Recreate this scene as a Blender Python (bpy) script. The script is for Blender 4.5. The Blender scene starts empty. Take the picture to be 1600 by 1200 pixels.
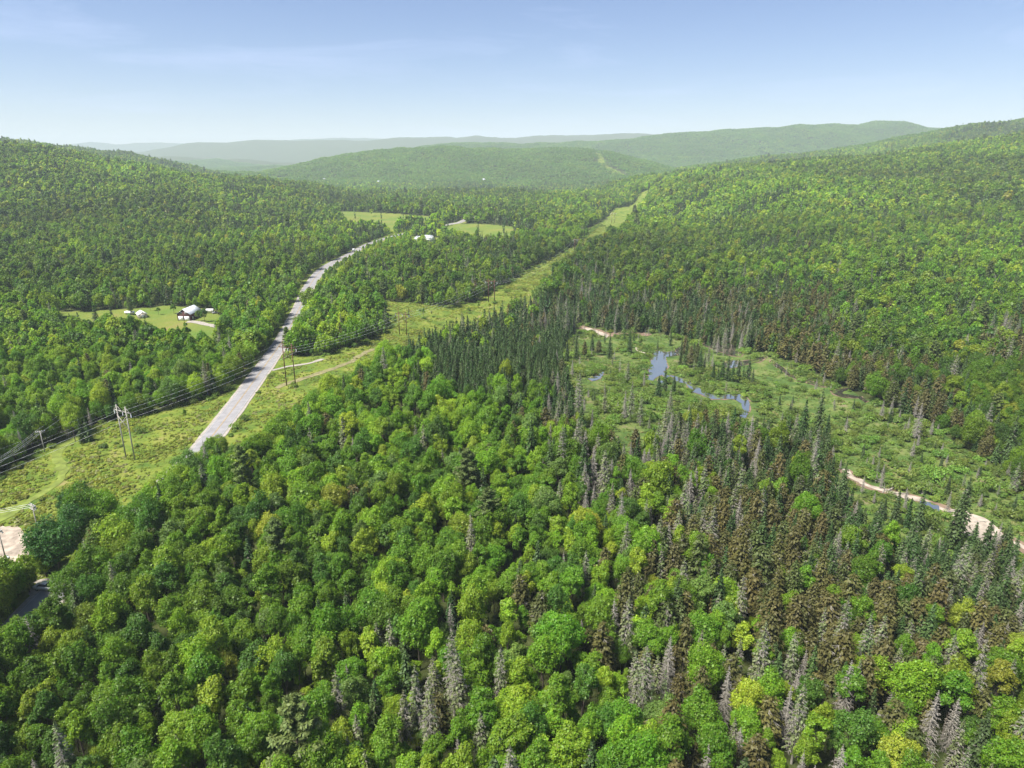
import bpy, math
import numpy as np
from mathutils import Vector, Matrix
R = math.radians
rng = np.random.default_rng(7)
scene = bpy.context.scene
COL = scene.collection

# ------------------------------------------------------------------ camera, sky, sun, exposure
CAM_H = 100.0
PITCH = R(18.4)
FPX = 1067.0                      # focal length in pixels of the 1600 px wide photograph
cam_data = bpy.data.cameras.new('camera')
cam = bpy.data.objects.new('camera', cam_data)
COL.objects.link(cam)
cam.location = (0, 0, CAM_H)
cam.rotation_euler = (R(90) - PITCH, 0, 0)
cam_data.sensor_width = 36.0
cam_data.lens = 36.0 * FPX / 1600.0
cam_data.clip_start = 1.0
cam_data.clip_end = 60000.0
scene.camera = cam

SUN_EL, SUN_AZ = R(60), R(-118)    # azimuth from the view direction (+Y), negative = left
world = bpy.data.worlds.new('World')
scene.world = world
world.use_nodes = True
wn, wl = world.node_tree.nodes, world.node_tree.links
wn.clear()
sky = wn.new('ShaderNodeTexSky')
sky.sky_type = 'NISHITA'
sky.sun_disc = False
sky.sun_elevation = SUN_EL
sky.sun_rotation = SUN_AZ
sky.altitude = 300
sky.air_density = 1.0
sky.dust_density = 0.1
sky.ozone_density = 1.0
# faint high streaks of cirrus mixed into the sky
tc = wn.new('ShaderNodeTexCoord')
sep = wn.new('ShaderNodeSeparateXYZ')
mp = wn.new('ShaderNodeMapping'); mp.inputs['Scale'].default_value = (1.2, 1.2, 9.0); mp.inputs['Rotation'].default_value = (0.0, 0.10, 0.4)
cn = wn.new('ShaderNodeTexNoise'); cn.inputs['Scale'].default_value = 2.2; cn.inputs['Detail'].default_value = 8; cn.inputs['Roughness'].default_value = 0.62; cn.inputs['Distortion'].default_value = 0.5
cr = wn.new('ShaderNodeValToRGB'); cr.color_ramp.elements[0].position = 0.50; cr.color_ramp.elements[1].position = 0.80
cm = wn.new('ShaderNodeMath'); cm.operation = 'MULTIPLY'; cm.inputs[1].default_value = 0.36
mixs = wn.new('ShaderNodeMix'); mixs.data_type = 'RGBA'
mixs.inputs[7].default_value = (8.2, 8.9, 10.2, 1)
bg = wn.new('ShaderNodeBackground'); bg.inputs['Strength'].default_value = 0.050
wo = wn.new('ShaderNodeOutputWorld')
wl.new(tc.outputs['Generated'], mp.inputs['Vector']); wl.new(mp.outputs[0], cn.inputs['Vector'])
wl.new(cn.outputs['Fac'], cr.inputs[0]); wl.new(cr.outputs[0], cm.inputs[0])
wl.new(cm.outputs[0], mixs.inputs[0]); wl.new(sky.outputs[0], mixs.inputs[6])
skt = wn.new('ShaderNodeVectorMath'); skt.operation = 'MULTIPLY'; skt.inputs[1].default_value = (0.87, 0.905, 1.13)
wl.new(mixs.outputs[2], skt.inputs[0]); wl.new(skt.outputs[0], bg.inputs[0]); wl.new(bg.outputs[0], wo.inputs[0])

sun_d = bpy.data.lights.new('sun', 'SUN')
sun_d.energy = 5.0
sun_d.angle = R(20.0)
sun_d.color = (1.0, 0.95, 0.86)
sun = bpy.data.objects.new('sun', sun_d)
COL.objects.link(sun)
sdir = Vector((math.cos(SUN_EL) * math.sin(SUN_AZ), math.cos(SUN_EL) * math.cos(SUN_AZ), math.sin(SUN_EL)))
sun.rotation_euler = sdir.to_track_quat('Z', 'Y').to_euler()
sun.location = (0, 0, 400)

vs = scene.view_settings
scene.display_settings.display_device = 'sRGB'
vs.view_transform = 'Standard'
vs.look = 'None'
vs.exposure = 1.24
vs.gamma = 1.0
vs.use_curve_mapping = False
scene.cycles.max_bounces = 6
scene.cycles.diffuse_bounces = 3
scene.cycles.glossy_bounces = 2
scene.cycles.transmission_bounces = 3
scene.cycles.transparent_max_bounces = 6
scene.cycles.volume_bounces = 1
scene.cycles.use_denoising = True
scene.cycles.denoiser = 'OPENIMAGEDENOISE'
scene.cycles.denoising_input_passes = 'RGB_ALBEDO_NORMAL'
scene.cycles.denoising_prefilter = 'ACCURATE'

# ------------------------------------------------------------------ the lie of the land
cp, sp = math.cos(PITCH), math.sin(PITCH)

def ray(px, py):
    u, v = (px - 800.0) / FPX, (600.0 - py) / FPX
    return np.array([u, cp + v * sp, -sp + v * cp])

def project(x, y, z):
    dz = z - CAM_H
    depth = y * cp - dz * sp
    up = y * sp + dz * cp
    depth = np.where(np.abs(depth) < 1e-6, 1e-6, depth)
    return 800 + FPX * x / depth, 600 - FPX * up / depth, depth

def flat(px, py, z=0.0):
    d = ray(px, py)
    t = (z - CAM_H) / d[2]
    return d[0] * t, d[1] * t

RIDGES = [  # distance, width towards us, width beyond, canopy, crest traced along the skyline
    (1400, 560, 600, 13, [(-900, 170), (-400, 190), (0, 226), (75, 240), (150, 256), (200, 268), (300, 283), (400, 296), (520, 320), (640, 400)]),
    (2500, 500, 700, 12, [(-900, 190), (-300, 205), (0, 221), (20, 220), (60, 224), (110, 231), (150, 237), (200, 247), (240, 254), (300, 267), (350, 275), (430, 288), (520, 310)]),
    (1600, 720, 700, 13, [(940, 330), (1000, 296), (1060, 277), (1200, 259), (1300, 252), (1400, 243), (1500, 228), (1600, 212), (1900, 165), (2400, 120)]),
    (2700, 560, 700, 12, [(980, 320), (1050, 268), (1120, 255), (1200, 247), (1330, 234), (1400, 219), (1460, 204), (1510, 193), (1560, 188), (1600, 183), (1900, 155), (2400, 140)]),
    (3500, 620, 700, 11, [(330, 310), (380, 282), (430, 264), (470, 254), (520, 245), (580, 238), (640, 234), (700, 231), (800, 232), (870, 232), (905, 233), (960, 240), (1000, 250), (1050, 264), (1100, 285), (1200, 330)]),
    (5200, 800, 900, 10, [(560, 262), (620, 241), (660, 231), (700, 225), (740, 223), (770, 225), (815, 227), (850, 224), (905, 220), (925, 221), (1000, 217), (1050, 211), (1082, 207), (1125, 202), (1150, 201), (1200, 201), (1237, 196), (1300, 196), (1337, 196), (1360, 191), (1380, 190), (1400, 192), (1425, 200), (1457, 203), (1520, 212), (1700, 235), (1900, 240)]),
    (6600, 900, 900, 8, [(-200, 262), (100, 250), (207, 243), (250, 243), (300, 246), (325, 249), (370, 246), (400, 249), (450, 255), (520, 262), (620, 275)]),
    (9000, 1100, 1000, 6, [(-300, 250), (120, 246), (180, 241), (230, 236), (290, 228), (310, 222), (340, 222), (380, 221), (430, 217), (480, 219), (560, 219), (620, 215), (660, 214), (690, 213), (715, 215), (740, 212), (800, 214), (880, 211), (960, 208), (1000, 208), (1050, 210), (1200, 213), (1500, 220), (1900, 225)]),
    (13000, 1300, 1200, 4, [(-600, 225), (100, 228), (145, 222), (180, 225), (240, 223), (280, 223), (330, 226), (460, 219), (520, 215), (600, 216), (680, 220), (900, 214), (1200, 214), (1500, 218), (1900, 220)]),
]
RID = []
for (yk, wf, wb, can, prof) in RIDGES:
    xs, hs = [], []
    for (px, py) in prof:
        d = ray(px, py)
        xs.append((px - 800) / FPX * (cp * yk + 12))
        hs.append(CAM_H + yk * d[2] / d[1] - can)
    RID.append((yk, wf, wb, np.array(xs), np.array(hs)))

WET_LINE = np.array([flat(905, 515), flat(1000, 545), flat(1130, 600), flat(1250, 660), flat(1400, 735), flat(1560, 830), flat(1750, 930)])

def seg_dist(X, Y, line):
    best = np.full(np.shape(X), 1e9)
    for (ax, ay), (bx, by) in zip(line[:-1], line[1:]):
        dx, dy = bx - ax, by - ay
        t = np.clip(((X - ax) * dx + (Y - ay) * dy) / (dx * dx + dy * dy + 1e-9), 0, 1)
        best = np.minimum(best, np.hypot(X - ax - t * dx, Y - ay - t * dy))
    return best

def smooth(a, b, x):
    t = np.clip((x - a) / (b - a), 0, 1)
    return t * t * (3 - 2 * t)

_wr = np.random.default_rng(3)
WAVES = [(lam, _wr.uniform(0, 6.28), _wr.uniform(0, 6.28)) for lam in (150, 190, 240, 330, 450, 90, 120)]

def height(X, Y):
    X = np.asarray(X, float); Y = np.asarray(Y, float)
    base = -38.0 * smooth(1750, 2500, Y)
    acc = np.zeros(np.broadcast(X, Y).shape)
    for (yk, wf, wb, xs, hs) in RID:
        c = np.interp(X, xs, hs)
        w = np.where(Y < yk, wf, wb)
        v = np.maximum(c - base, 0) * np.exp(-((Y - yk) / w) ** 2)
        acc = acc + v ** 4
    z = base + acc ** 0.25
    rel = np.zeros_like(z)
    for lam, ph, an in WAVES:
        k = 6.283 / lam
        rel = rel + np.sin(k * (X * math.cos(an) + Y * math.sin(an)) + ph) * lam / 240.0
    z = z + rel * (0.35 + 1.6 * smooth(500, 1500, Y))
    far = smooth(1500, 4000, Y)
    z = z + far * 10 * np.sin(X / 170.0 + np.sin(Y / 310.0) * 1.7) * np.sin(Y / 230.0 + X / 900.0)
    z = z - 7.0 * np.exp(-(seg_dist(X, Y, WET_LINE) / 75.0) ** 2)
    z = z + 8.0 * np.exp(-((X + 30) / 110.0) ** 2 - ((Y - 265) / 80.0) ** 2)
    return z

def h1(x, y):
    return float(height(np.array([x]), np.array([y]))[0])

_T = np.geomspace(40, 16000, 420)
def at(px, py, dz=0.0):
    """world point on the land (dz metres above it) that lies on the line of sight through a traced pixel"""
    d = ray(px, py)
    T = _T
    for _ in range(3):
        below = np.nonzero(CAM_H + d[2] * T - height(d[0] * T, d[1] * T) - dz <= 0)[0]
        if len(below) == 0:
            return np.array([d[0] * T[-1], d[1] * T[-1]])
        i = below[0]
        T = np.linspace(T[max(i - 1, 0)], T[i], 24)
    t = T[-1]
    return np.array([d[0] * t, d[1] * t])

# ------------------------------------------------------------------ helpers
def tag(o, label=None, cat=None, group=None, kind=None):
    if label: o['label'] = label
    if cat: o['category'] = cat
    if group: o['group'] = group
    if kind: o['kind'] = kind
    return o

def link(o, parent=None):
    COL.objects.link(o)
    if parent is not None: o.parent = parent
    return o

def empty(name, loc=(0, 0, 0), rz=0.0, s=1.0):
    o = bpy.data.objects.new(name, None)
    o.empty_display_size = 0.5
    o.location = loc; o.rotation_euler = (0, 0, rz); o.scale = (s, s, s)
    return link(o)

def mesh_np(name, V, F, mats, midx=None, fattr=None, smooth_faces=False):
    """mesh from numpy: V (n,3); F list of int arrays (m,3) or (m,4)"""
    me = bpy.data.meshes.new(name)
    V = np.asarray(V, np.float32)
    loops = np.concatenate([f.reshape(-1) for f in F]) if len(F) else np.zeros(0, int)
    tot = np.concatenate([np.full(len(f), f.shape[1]) for f in F])
    start = np.concatenate([[0], np.cumsum(tot)[:-1]])
    me.vertices.add(len(V)); me.vertices.foreach_set('co', V.reshape(-1))
    me.loops.add(len(loops)); me.loops.foreach_set('vertex_index', loops.astype(np.int32))
    me.polygons.add(len(tot)); me.polygons.foreach_set('loop_start', start.astype(np.int32))
    if midx is not None: me.polygons.foreach_set('material_index', np.asarray(midx, np.int32))
    if smooth_faces: me.polygons.foreach_set('use_smooth', np.ones(len(tot), bool))
    for m in mats: me.materials.append(m)
    if fattr is not None:
        a = me.attributes.new('leaf_var', 'FLOAT', 'FACE'); a.data.foreach_set('value', np.asarray(fattr, np.float32))
    me.update(calc_edges=True)
    me.validate()
    return me

def mobj(name, me, parent=None, loc=(0, 0, 0), rz=0.0):
    o = bpy.data.objects.new(name, me)
    o.location = loc; o.rotation_euler = (0, 0, rz)
    return link(o, parent)

class MB:
    """collects boxes, bars and prisms into one mesh"""
    def __init__(self): self.v, self.q, self.t, self.n = [], [], [], 0
    def add(self, V, quads=(), tris=()):
        self.v.append(np.asarray(V, float))
        if len(quads): self.q.append(np.asarray(quads) + self.n)
        if len(tris): self.t.append(np.asarray(tris) + self.n)
        self.n += len(V)
        return self
    def box(self, x0, y0, z0, x1, y1, z1):
        V = [(x, y, z) for z in (z0, z1) for y in (y0, y1) for x in (x0, x1)]
        return self.add(V, [(0, 2, 3, 1), (4, 5, 7, 6), (0, 1, 5, 4), (2, 6, 7, 3), (0, 4, 6, 2), (1, 3, 7, 5)])
    def bar(self, a, b, r0, r1=None, n=6):
        a, b = np.asarray(a, float), np.asarray(b, float)
        r1 = r0 if r1 is None else r1
        d = b - a; L = np.linalg.norm(d); d = d / max(L, 1e-9)
        ref = np.array([0, 0, 1.0]) if abs(d[2]) < 0.9 else np.array([1.0, 0, 0])
        u = np.cross(d, ref); u /= np.linalg.norm(u); w = np.cross(d, u)
        an = np.arange(n) * 2 * math.pi / n
        ring = np.cos(an)[:, None] * u + np.sin(an)[:, None] * w
        V = np.concatenate([a + ring * r0, b + ring * r1, [a], [b]])
        q = [(i, (i + 1) % n, n + (i + 1) % n, n + i) for i in range(n)]
        t = [(2 * n, (i + 1) % n, i) for i in range(n)] + [(2 * n + 1, n + i, n + (i + 1) % n) for i in range(n)]
        return self.add(V, q, t)
    def tube(self, pts, r, n=5):
        for a, b in zip(pts[:-1], pts[1:]): self.bar(a, b, r, r, n)
        return self
    def beam(self, a, b, w, h):
        a, b = np.asarray(a, float), np.asarray(b, float)
        d = b - a; d = d / np.linalg.norm(d)
        ref = np.array([0, 0, 1.0]) if abs(d[2]) < 0.95 else np.array([1.0, 0, 0])
        u = np.cross(d, ref); u /= np.linalg.norm(u); k = np.cross(u, d)
        o = [(-1, -1), (1, -1), (1, 1), (-1, 1)]
        V = [a + u * w / 2 * i + k * h / 2 * j for i, j in o] + [b + u * w / 2 * i + k * h / 2 * j for i, j in o]
        return self.add(V, [(0, 1, 2, 3), (7, 6, 5, 4), (0, 4, 5, 1), (1, 5, 6, 2), (2, 6, 7, 3), (3, 7, 4, 0)])
    def prism(self, poly, y0, y1):
        """polygon in x,z extruded along y"""
        n = len(poly)
        V = [(x, y0, z) for x, z in poly] + [(x, y1, z) for x, z in poly]
        q = [(i, (i + 1) % n, n + (i + 1) % n, n + i) for i in range(n)]
        t = [(0, i, i + 1) for i in range(1, n - 1)] + [(n, n + i + 1, n + i) for i in range(1, n - 1)]
        return self.add(V, q, t)
    def mesh(self, name, mat):
        F = []
        if self.q: F.append(np.concatenate(self.q))
        if self.t: F.append(np.concatenate(self.t))
        me = mesh_np(name, np.concatenate(self.v), F, [mat])
        import bmesh
        bm = bmesh.new(); bm.from_mesh(me); bmesh.ops.recalc_face_normals(bm, faces=bm.faces); bm.to_mesh(me); bm.free()
        return me
    def build(self, name, mat, parent=None, loc=(0, 0, 0), rz=0.0):
        return mobj(name, self.mesh(name, mat), parent, loc, rz)

# ------------------------------------------------------------------ materials
def mat_new(name):
    m = bpy.data.materials.new(name); m.use_nodes = True
    n, l = m.node_tree.nodes, m.node_tree.links
    b = n['Principled BSDF']
    return m, n, l, b

def plain(name, rgb, rough=0.7, metal=0.0, var=0.18, scale=1.5, bump=0.0, spec=0.3):
    m, n, l, b = mat_new(name)
    tcn = n.new('ShaderNodeTexCoord')
    ns = n.new('ShaderNodeTexNoise'); ns.inputs['Scale'].default_value = scale; ns.inputs['Detail'].default_value = 6
    l.new(tcn.outputs['Object'], ns.inputs['Vector'])
    mr = n.new('ShaderNodeMapRange'); mr.inputs[1].default_value = 0.3; mr.inputs[2].default_value = 0.7
    mr.inputs[3].default_value = 1 - var; mr.inputs[4].default_value = 1 + var
    l.new(ns.outputs['Fac'], mr.inputs[0])
    vm = n.new('ShaderNodeVectorMath'); vm.operation = 'SCALE'; vm.inputs[0].default_value = rgb
    l.new(mr.outputs[0], vm.inputs['Scale']); l.new(vm.outputs[0], b.inputs['Base Color'])
    b.inputs['Roughness'].default_value = rough; b.inputs['Metallic'].default_value = metal
    b.inputs['Specular IOR Level'].default_value = spec
    if bump:
        bp = n.new('ShaderNodeBump'); bp.inputs['Strength'].default_value = bump; bp.inputs['Distance'].default_value = 0.2
        l.new(ns.outputs['Fac'], bp.inputs['Height']); l.new(bp.outputs[0], b.inputs['Normal'])
    return m

def foliage(name, base, transl=0.3, var=0.35, hue=0.12, gloss=0.0):
    """leaf material: the colour of the tree (tint) times the variation from leaf to leaf"""
    m = bpy.data.materials.new(name); m.use_nodes = True
    n, l = m.node_tree.nodes, m.node_tree.links
    n.clear()
    out = n.new('ShaderNodeOutputMaterial')
    ti = n.new('ShaderNodeAttribute'); ti.attribute_type = 'INSTANCER'; ti.attribute_name = 'tint'
    lv = n.new('ShaderNodeAttribute'); lv.attribute_type = 'GEOMETRY'; lv.attribute_name = 'leaf_var'
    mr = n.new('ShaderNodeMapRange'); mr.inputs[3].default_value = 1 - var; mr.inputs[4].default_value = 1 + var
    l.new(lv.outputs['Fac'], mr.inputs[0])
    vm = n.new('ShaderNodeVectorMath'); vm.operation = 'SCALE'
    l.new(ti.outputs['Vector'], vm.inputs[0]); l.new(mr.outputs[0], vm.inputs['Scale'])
    mul = n.new('ShaderNodeVectorMath'); mul.operation = 'MULTIPLY'; mul.inputs[1].default_value = base
    l.new(vm.outputs[0], mul.inputs[0])
    hs = n.new('ShaderNodeHueSaturation')
    hm = n.new('ShaderNodeMapRange'); hm.inputs[3].default_value = 0.5 - hue * 0.12; hm.inputs[4].default_value = 0.5 + hue * 0.12
    w = n.new('ShaderNodeTexWhiteNoise'); w.noise_dimensions = '1D'
    l.new(lv.outputs['Fac'], w.inputs['W']); l.new(w.outputs['Value'], hm.inputs[0]); l.new(hm.outputs[0], hs.inputs['Hue'])
    l.new(mul.outputs[0], hs.inputs['Color'])
    d = n.new('ShaderNodeBsdfDiffuse'); t = n.new('ShaderNodeBsdfTranslucent')
    l.new(hs.outputs[0], d.inputs[0])
    br = n.new('ShaderNodeVectorMath'); br.operation = 'MULTIPLY'; br.inputs[1].default_value = (1.25, 1.2, 0.6)
    l.new(hs.outputs[0], br.inputs[0]); l.new(br.outputs[0], t.inputs[0])
    mx = n.new('ShaderNodeMixShader'); mx.inputs[0].default_value = transl
    l.new(d.outputs[0], mx.inputs[1]); l.new(t.outputs[0], mx.inputs[2])
    last = mx
    if gloss:
        g = n.new('ShaderNodeBsdfGlossy'); g.inputs['Roughness'].default_value = 0.5; g.inputs['Color'].default_value = (1, 1, 1, 1)
        m2 = n.new('ShaderNodeMixShader'); m2.inputs[0].default_value = gloss
        l.new(mx.outputs[0], m2.inputs[1]); l.new(g.outputs[0], m2.inputs[2]); last = m2
    l.new(last.outputs[0], out.inputs[0])
    return m

M_LEAF = foliage('broad_leaves', (1.30, 1.34, 1.1), 0.48, 0.38, 0.14, 0.015)
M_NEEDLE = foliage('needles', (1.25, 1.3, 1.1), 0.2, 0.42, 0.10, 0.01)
M_BARK = plain('bark', (0.11, 0.09, 0.07), 0.9, var=0.3, scale=3, bump=0.4)
M_PALEBARK = plain('pale_bark', (0.34, 0.31, 0.27), 0.85, var=0.35, scale=2)
M_DEADWOOD = plain('weathered_dead_wood', (0.27, 0.25, 0.215), 0.9, var=0.25, scale=1.2)
M_POLEGREY = plain('weathered_grey_pole', (0.33, 0.31, 0.27), 0.85, var=0.25, scale=2)
M_POLEBROWN = plain('brown_treated_pole', (0.10, 0.048, 0.032), 0.85, var=0.25, scale=2)
M_WIRE = plain('aluminium_wire', (0.78, 0.80, 0.78), 0.5, metal=0.0, var=0.05)
M_INSUL = plain('pale_insulator', (0.70, 0.72, 0.70), 0.35, var=0.05)
M_STEEL = plain('galvanised_steel', (0.45, 0.47, 0.50), 0.45, metal=0.6, var=0.15, scale=4)
M_WHITE = plain('white_paint', (0.78, 0.78, 0.76), 0.45, var=0.06)
M_ROOF = plain('pale_metal_roof', (0.52, 0.55, 0.58), 0.4, metal=0.25, var=0.12, scale=0.8)
M_BARNRED = plain('dark_red_boards', (0.085, 0.030, 0.028), 0.8, var=0.25, scale=2)
M_DARK = plain('dark_rubber', (0.02, 0.02, 0.022), 0.6, var=0.1)
M_GLASS = plain('dark_window_glass', (0.03, 0.04, 0.05), 0.12, var=0.1, spec=0.6)
M_BEIGE = plain('beige_siding', (0.50, 0.44, 0.38), 0.7, var=0.12)
M_GREYROOF = plain('grey_shingles', (0.20, 0.19, 0.19), 0.85, var=0.2, scale=4)
M_ROCK = plain('grey_rock', (0.33, 0.32, 0.30), 0.9, var=0.3, scale=1.5, bump=0.5)

# ------------------------------------------------------------------ open ground (traced outlines, world space)
def poly_at(pts):
    """(px, py) on the land, or (px, py, dz) where a canopy dz metres high hides the ground this side of it"""
    return np.array([at(p[0], p[1], p[2] if len(p) > 2 else 0.0) for p in pts])

def inside(X, Y, poly):
    X, Y = np.asarray(X), np.asarray(Y)
    res = np.zeros(X.shape, bool)
    n = len(poly)
    x0, y0 = poly.min(0); x1, y1 = poly.max(0)
    box = (X >= x0) & (X <= x1) & (Y >= y0) & (Y <= y1)
    if not box.any(): return res
    xs, ys = X[box], Y[box]; r = np.zeros(xs.shape, bool)
    j = n - 1
    for i in range(n):
        xi, yi = poly[i]; xj, yj = poly[j]
        c = ((yi > ys) != (yj > ys)) & (xs < (xj - xi) * (ys - yi) / (yj - yi + 1e-12) + xi)
        r ^= c; j = i
    res[box] = r
    return res

MEADOW_WEST = poly_at([(-160, 800), (-60, 770), (0, 742), (60, 705), (112, 684), (150, 662), (215, 652), (285, 632), (335, 622), (385, 590), (408, 575),
                       (330, 680), (300, 702), (264, 742), (212, 794), (165, 808), (140, 800), (95, 850), (66, 872), (50, 890, 5), (-10, 885, 8), (-160, 900, 9)])
PULL_IN = poly_at([(46, 905), (100, 900), (106, 925), (98, 935, 11), (84, 934, 12), (56, 926, 13), (44, 925, 12)])
MEADOW_EAST = poly_at([(345, 688), (405, 600), (432, 560), (452, 556), (500, 556), (560, 540), (604, 520), (604, 486), (570, 468), (640, 473), (700, 481), (745, 471), (768, 455), (800, 438), (850, 408),
                       (900, 381), (938, 352), (952, 356), (948, 376), (905, 400), (870, 432), (842, 462, 8), (800, 470, 10), (745, 490, 12), (705, 500, 12), (655, 515, 12),
                       (620, 535, 12), (560, 562, 12), (500, 596, 12), (450, 628, 12), (425, 655, 10), (385, 690, 10), (352, 702, 8)])
FIELD_NORTH = poly_at([(520, 331), (600, 333), (692, 337), (684, 343, 6), (650, 346, 9), (622, 348, 4), (616, 364, 4), (606, 356, 10), (585, 347, 12), (540, 344, 10)])
FIELD_EAST = poly_at([(690, 356), (715, 350), (750, 350), (800, 354), (815, 366, 6), (770, 369, 12), (730, 364, 12), (700, 363, 8)])
YARD = poly_at([(86, 488), (140, 486), (215, 482), (258, 477), (330, 483), (356, 497), (345, 520, 9), (318, 512, 13), (280, 507, 14), (255, 503, 11), (215, 504, 10), (170, 503, 8), (140, 510, 6), (105, 520, 6)])
FARMYARD = poly_at([(600, 377), (640, 369), (700, 372), (690, 381, 5), (655, 384, 4), (612, 385, 4)])
WETLAND = poly_at([(872, 556), (905, 508), (960, 521), (1020, 519), (1070, 532), (1150, 548), (1200, 552), (1260, 578), (1310, 602), (1390, 642), (1450, 666), (1500, 694), (1560, 742), (1640, 800), (1760, 880),
                   (1760, 980, 10), (1640, 890, 10), (1570, 842, 4), (1520, 846, 12), (1450, 812, 12), (1395, 795, 13), (1340, 762, 12), (1305, 715, 10), (1290, 668, 9), (1230, 664, 9), (1180, 668, 8), (1100, 650, 8), (1040, 655, 8), (985, 690, 8),
                   (940, 690, 8), (915, 650, 10), (890, 605, 8)])
ROADSIDE = poly_at([(480, 440), (500, 419), (524, 404), (560, 386), (592, 372), (617, 365), (640, 360), (646, 370, 3), (620, 378, 8), (595, 388, 9), (565, 402, 10), (530, 422, 11), (505, 440, 12), (488, 460, 12)])
RIVERBANK = poly_at([(1480, 788), (1600, 850), (1600, 880, 6), (1570, 850, 3), (1500, 840, 9)])
# power line clearing beyond: a strip 38 m wide through the forest
CLEARING = np.array([at(944, 364), at(968, 342), at(998, 316), at(1028, 290)])
c_end = CLEARING[-1] + (CLEARING[-1] - CLEARING[-2]) * 0.6
CLEARING = np.vstack([CLEARING, [c_end]])
CLEAR_HILL = np.array([at(974, 276), at(940, 255), at(909, 234)])
OPEN = [MEADOW_WEST, MEADOW_EAST, FIELD_NORTH, FIELD_EAST, YARD, FARMYARD, WETLAND, RIVERBANK, PULL_IN, ROADSIDE]
HAYLIKE = [FIELD_NORTH, FIELD_EAST, YARD]
FAR_FIELD = poly_at([(426, 279), (455, 276), (455, 281), (430, 283)])

# ------------------------------------------------------------------ road
def catmull(P, step=4.0):
    P = np.asarray(P, float)
    out = []
    Q = np.vstack([2 * P[0] - P[1], P, 2 * P[-1] - P[-2]])
    for i in range(1, len(Q) - 2):
        p0, p1, p2, p3 = Q[i - 1], Q[i], Q[i + 1], Q[i + 2]
        n = max(2, int(np.linalg.norm(p2 - p1) / step))
        t = np.linspace(0, 1, n, endpoint=False)[:, None]
        out.append(0.5 * ((2 * p1) + (-p0 + p2) * t + (2 * p0 - 5 * p1 + 4 * p2 - p3) * t ** 2 + (-p0 + 3 * p1 - 3 * p2 + p3) * t ** 3))
    out.append(P[-1:])
    return np.vstack(out)

ROAD_PTS = [at(10, 1005), at(85, 925), at(150, 865), at(222, 800), at(274, 745), at(320, 697), at(385, 612), at(440, 535), at(459, 500), at(471, 475), at(482, 450), at(499, 426), at(524, 409), at(560, 390), at(592, 376), at(617, 369), at(640, 364), at(668, 358), at(700, 351), at(722, 346), at(738, 340), at(742, 333)]
ROAD = catmull(ROAD_PTS, 4.0)
DRIVE = catmull([at(425, 579), at(450, 573), at(482, 568), at(505, 561)], 3)
TRACK = catmull([at(432, 607), at(455, 598), at(500, 583), at(540, 569), at(562, 556), at(585, 545)], 3)
MOWN = catmull([at(-80, 850), at(-10, 815), at(45, 784), at(85, 758), at(100, 735), at(88, 712), at(110, 690), at(135, 678)], 3)
HOUSE_DRIVE = catmull([at(345, 512), at(318, 506), at(303, 503), at(292, 503)], 3)
LOT = poly_at([(-60, 830), (10, 822), (36, 824), (48, 850), (62, 862), (50, 880), (20, 878), (-60, 885)])
TREELESS_LINES = [(ROAD[ROAD[:, 1] < 190], 4.6), (ROAD[ROAD[:, 1] >= 186], 7.0), (DRIVE, 4), (CLEARING[:3], 27), (CLEARING[2:], 15), (CLEAR_HILL, 21)]

def is_open(X, Y):
    r = np.zeros(np.shape(X), bool)
    for p in OPEN + [FAR_FIELD]: r |= inside(X, Y, p)
    for ln, w in TREELESS_LINES: r |= seg_dist(X, Y, ln) < w
    return r

# ------------------------------------------------------------------ the ground: one sheet out to the last ridge
def grow(a, b, step0, rate, sgn=1):
    out, d = [], 0.0
    while d < b:
        d += step0 + rate * d
        out.append(a + sgn * d)
    return np.array(out)
gx = np.concatenate([grow(-420, 11500, 3.0, 0.016, -1)[::-1], np.arange(-420, 501, 3.0), grow(500, 11500, 3.0, 0.016)])
gy = np.concatenate([np.arange(-60, 40, 10.0), np.arange(40, 800, 3.0), grow(797, 13500, 3.0, 0.0135)])
GX, GY = np.meshgrid(gx, gy)
GZ = height(GX, GY)
V = np.stack([GX, GY, GZ], -1).reshape(-1, 3)
nx_, ny_ = len(gx), len(gy)
ii = (np.arange(ny_ - 1)[:, None] * nx_ + np.arange(nx_ - 1)[None, :]).reshape(-1)
Q = np.stack([ii, ii + 1, ii + 1 + nx_, ii + nx_], -1)
cover = np.zeros((len(V), 4), np.float32); cover[:, 3] = 1
fx, fy = V[:, 0], V[:, 1]
for p in (MEADOW_WEST, MEADOW_EAST, ROADSIDE): cover[inside(fx, fy, p), 0] = 1
cover[seg_dist(fx, fy, ROAD) < 9, 0] = 1
cover[seg_dist(fx, fy, CLEARING) < 28, 0] = 1
cover[seg_dist(fx, fy, CLEAR_HILL) < 16, 0] = 1
for p in (WETLAND, RIVERBANK): cover[inside(fx, fy, p), 1] = 1
for p in (FIELD_NORTH, FIELD_EAST, YARD, FARMYARD, FAR_FIELD): cover[inside(fx, fy, p), 2] = 1
M_GROUND, n, l, b = mat_new('ground_cover')
at_ = n.new('ShaderNodeAttribute'); at_.attribute_name = 'cover'
sp_ = n.new('ShaderNodeSeparateColor'); l.new(at_.outputs['Color'], sp_.inputs[0])
tcn = n.new('ShaderNodeTexCoord')
def noise(scale, detail=6, rough=0.6):
    x = n.new('ShaderNodeTexNoise'); x.inputs['Scale'].default_value = scale; x.inputs['Detail'].default_value = detail; x.inputs['Roughness'].default_value = rough
    l.new(tcn.outputs['Object'], x.inputs['Vector']); return x
def ramp(src, stops):
    r = n.new('ShaderNodeValToRGB'); e = r.color_ramp.elements
    while len(e) < len(stops): e.new(0.5)
    for k, (p, c) in enumerate(stops): e[k].position = p; e[k].color = (*c, 1)
    l.new(src, r.inputs[0]); return r
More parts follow.
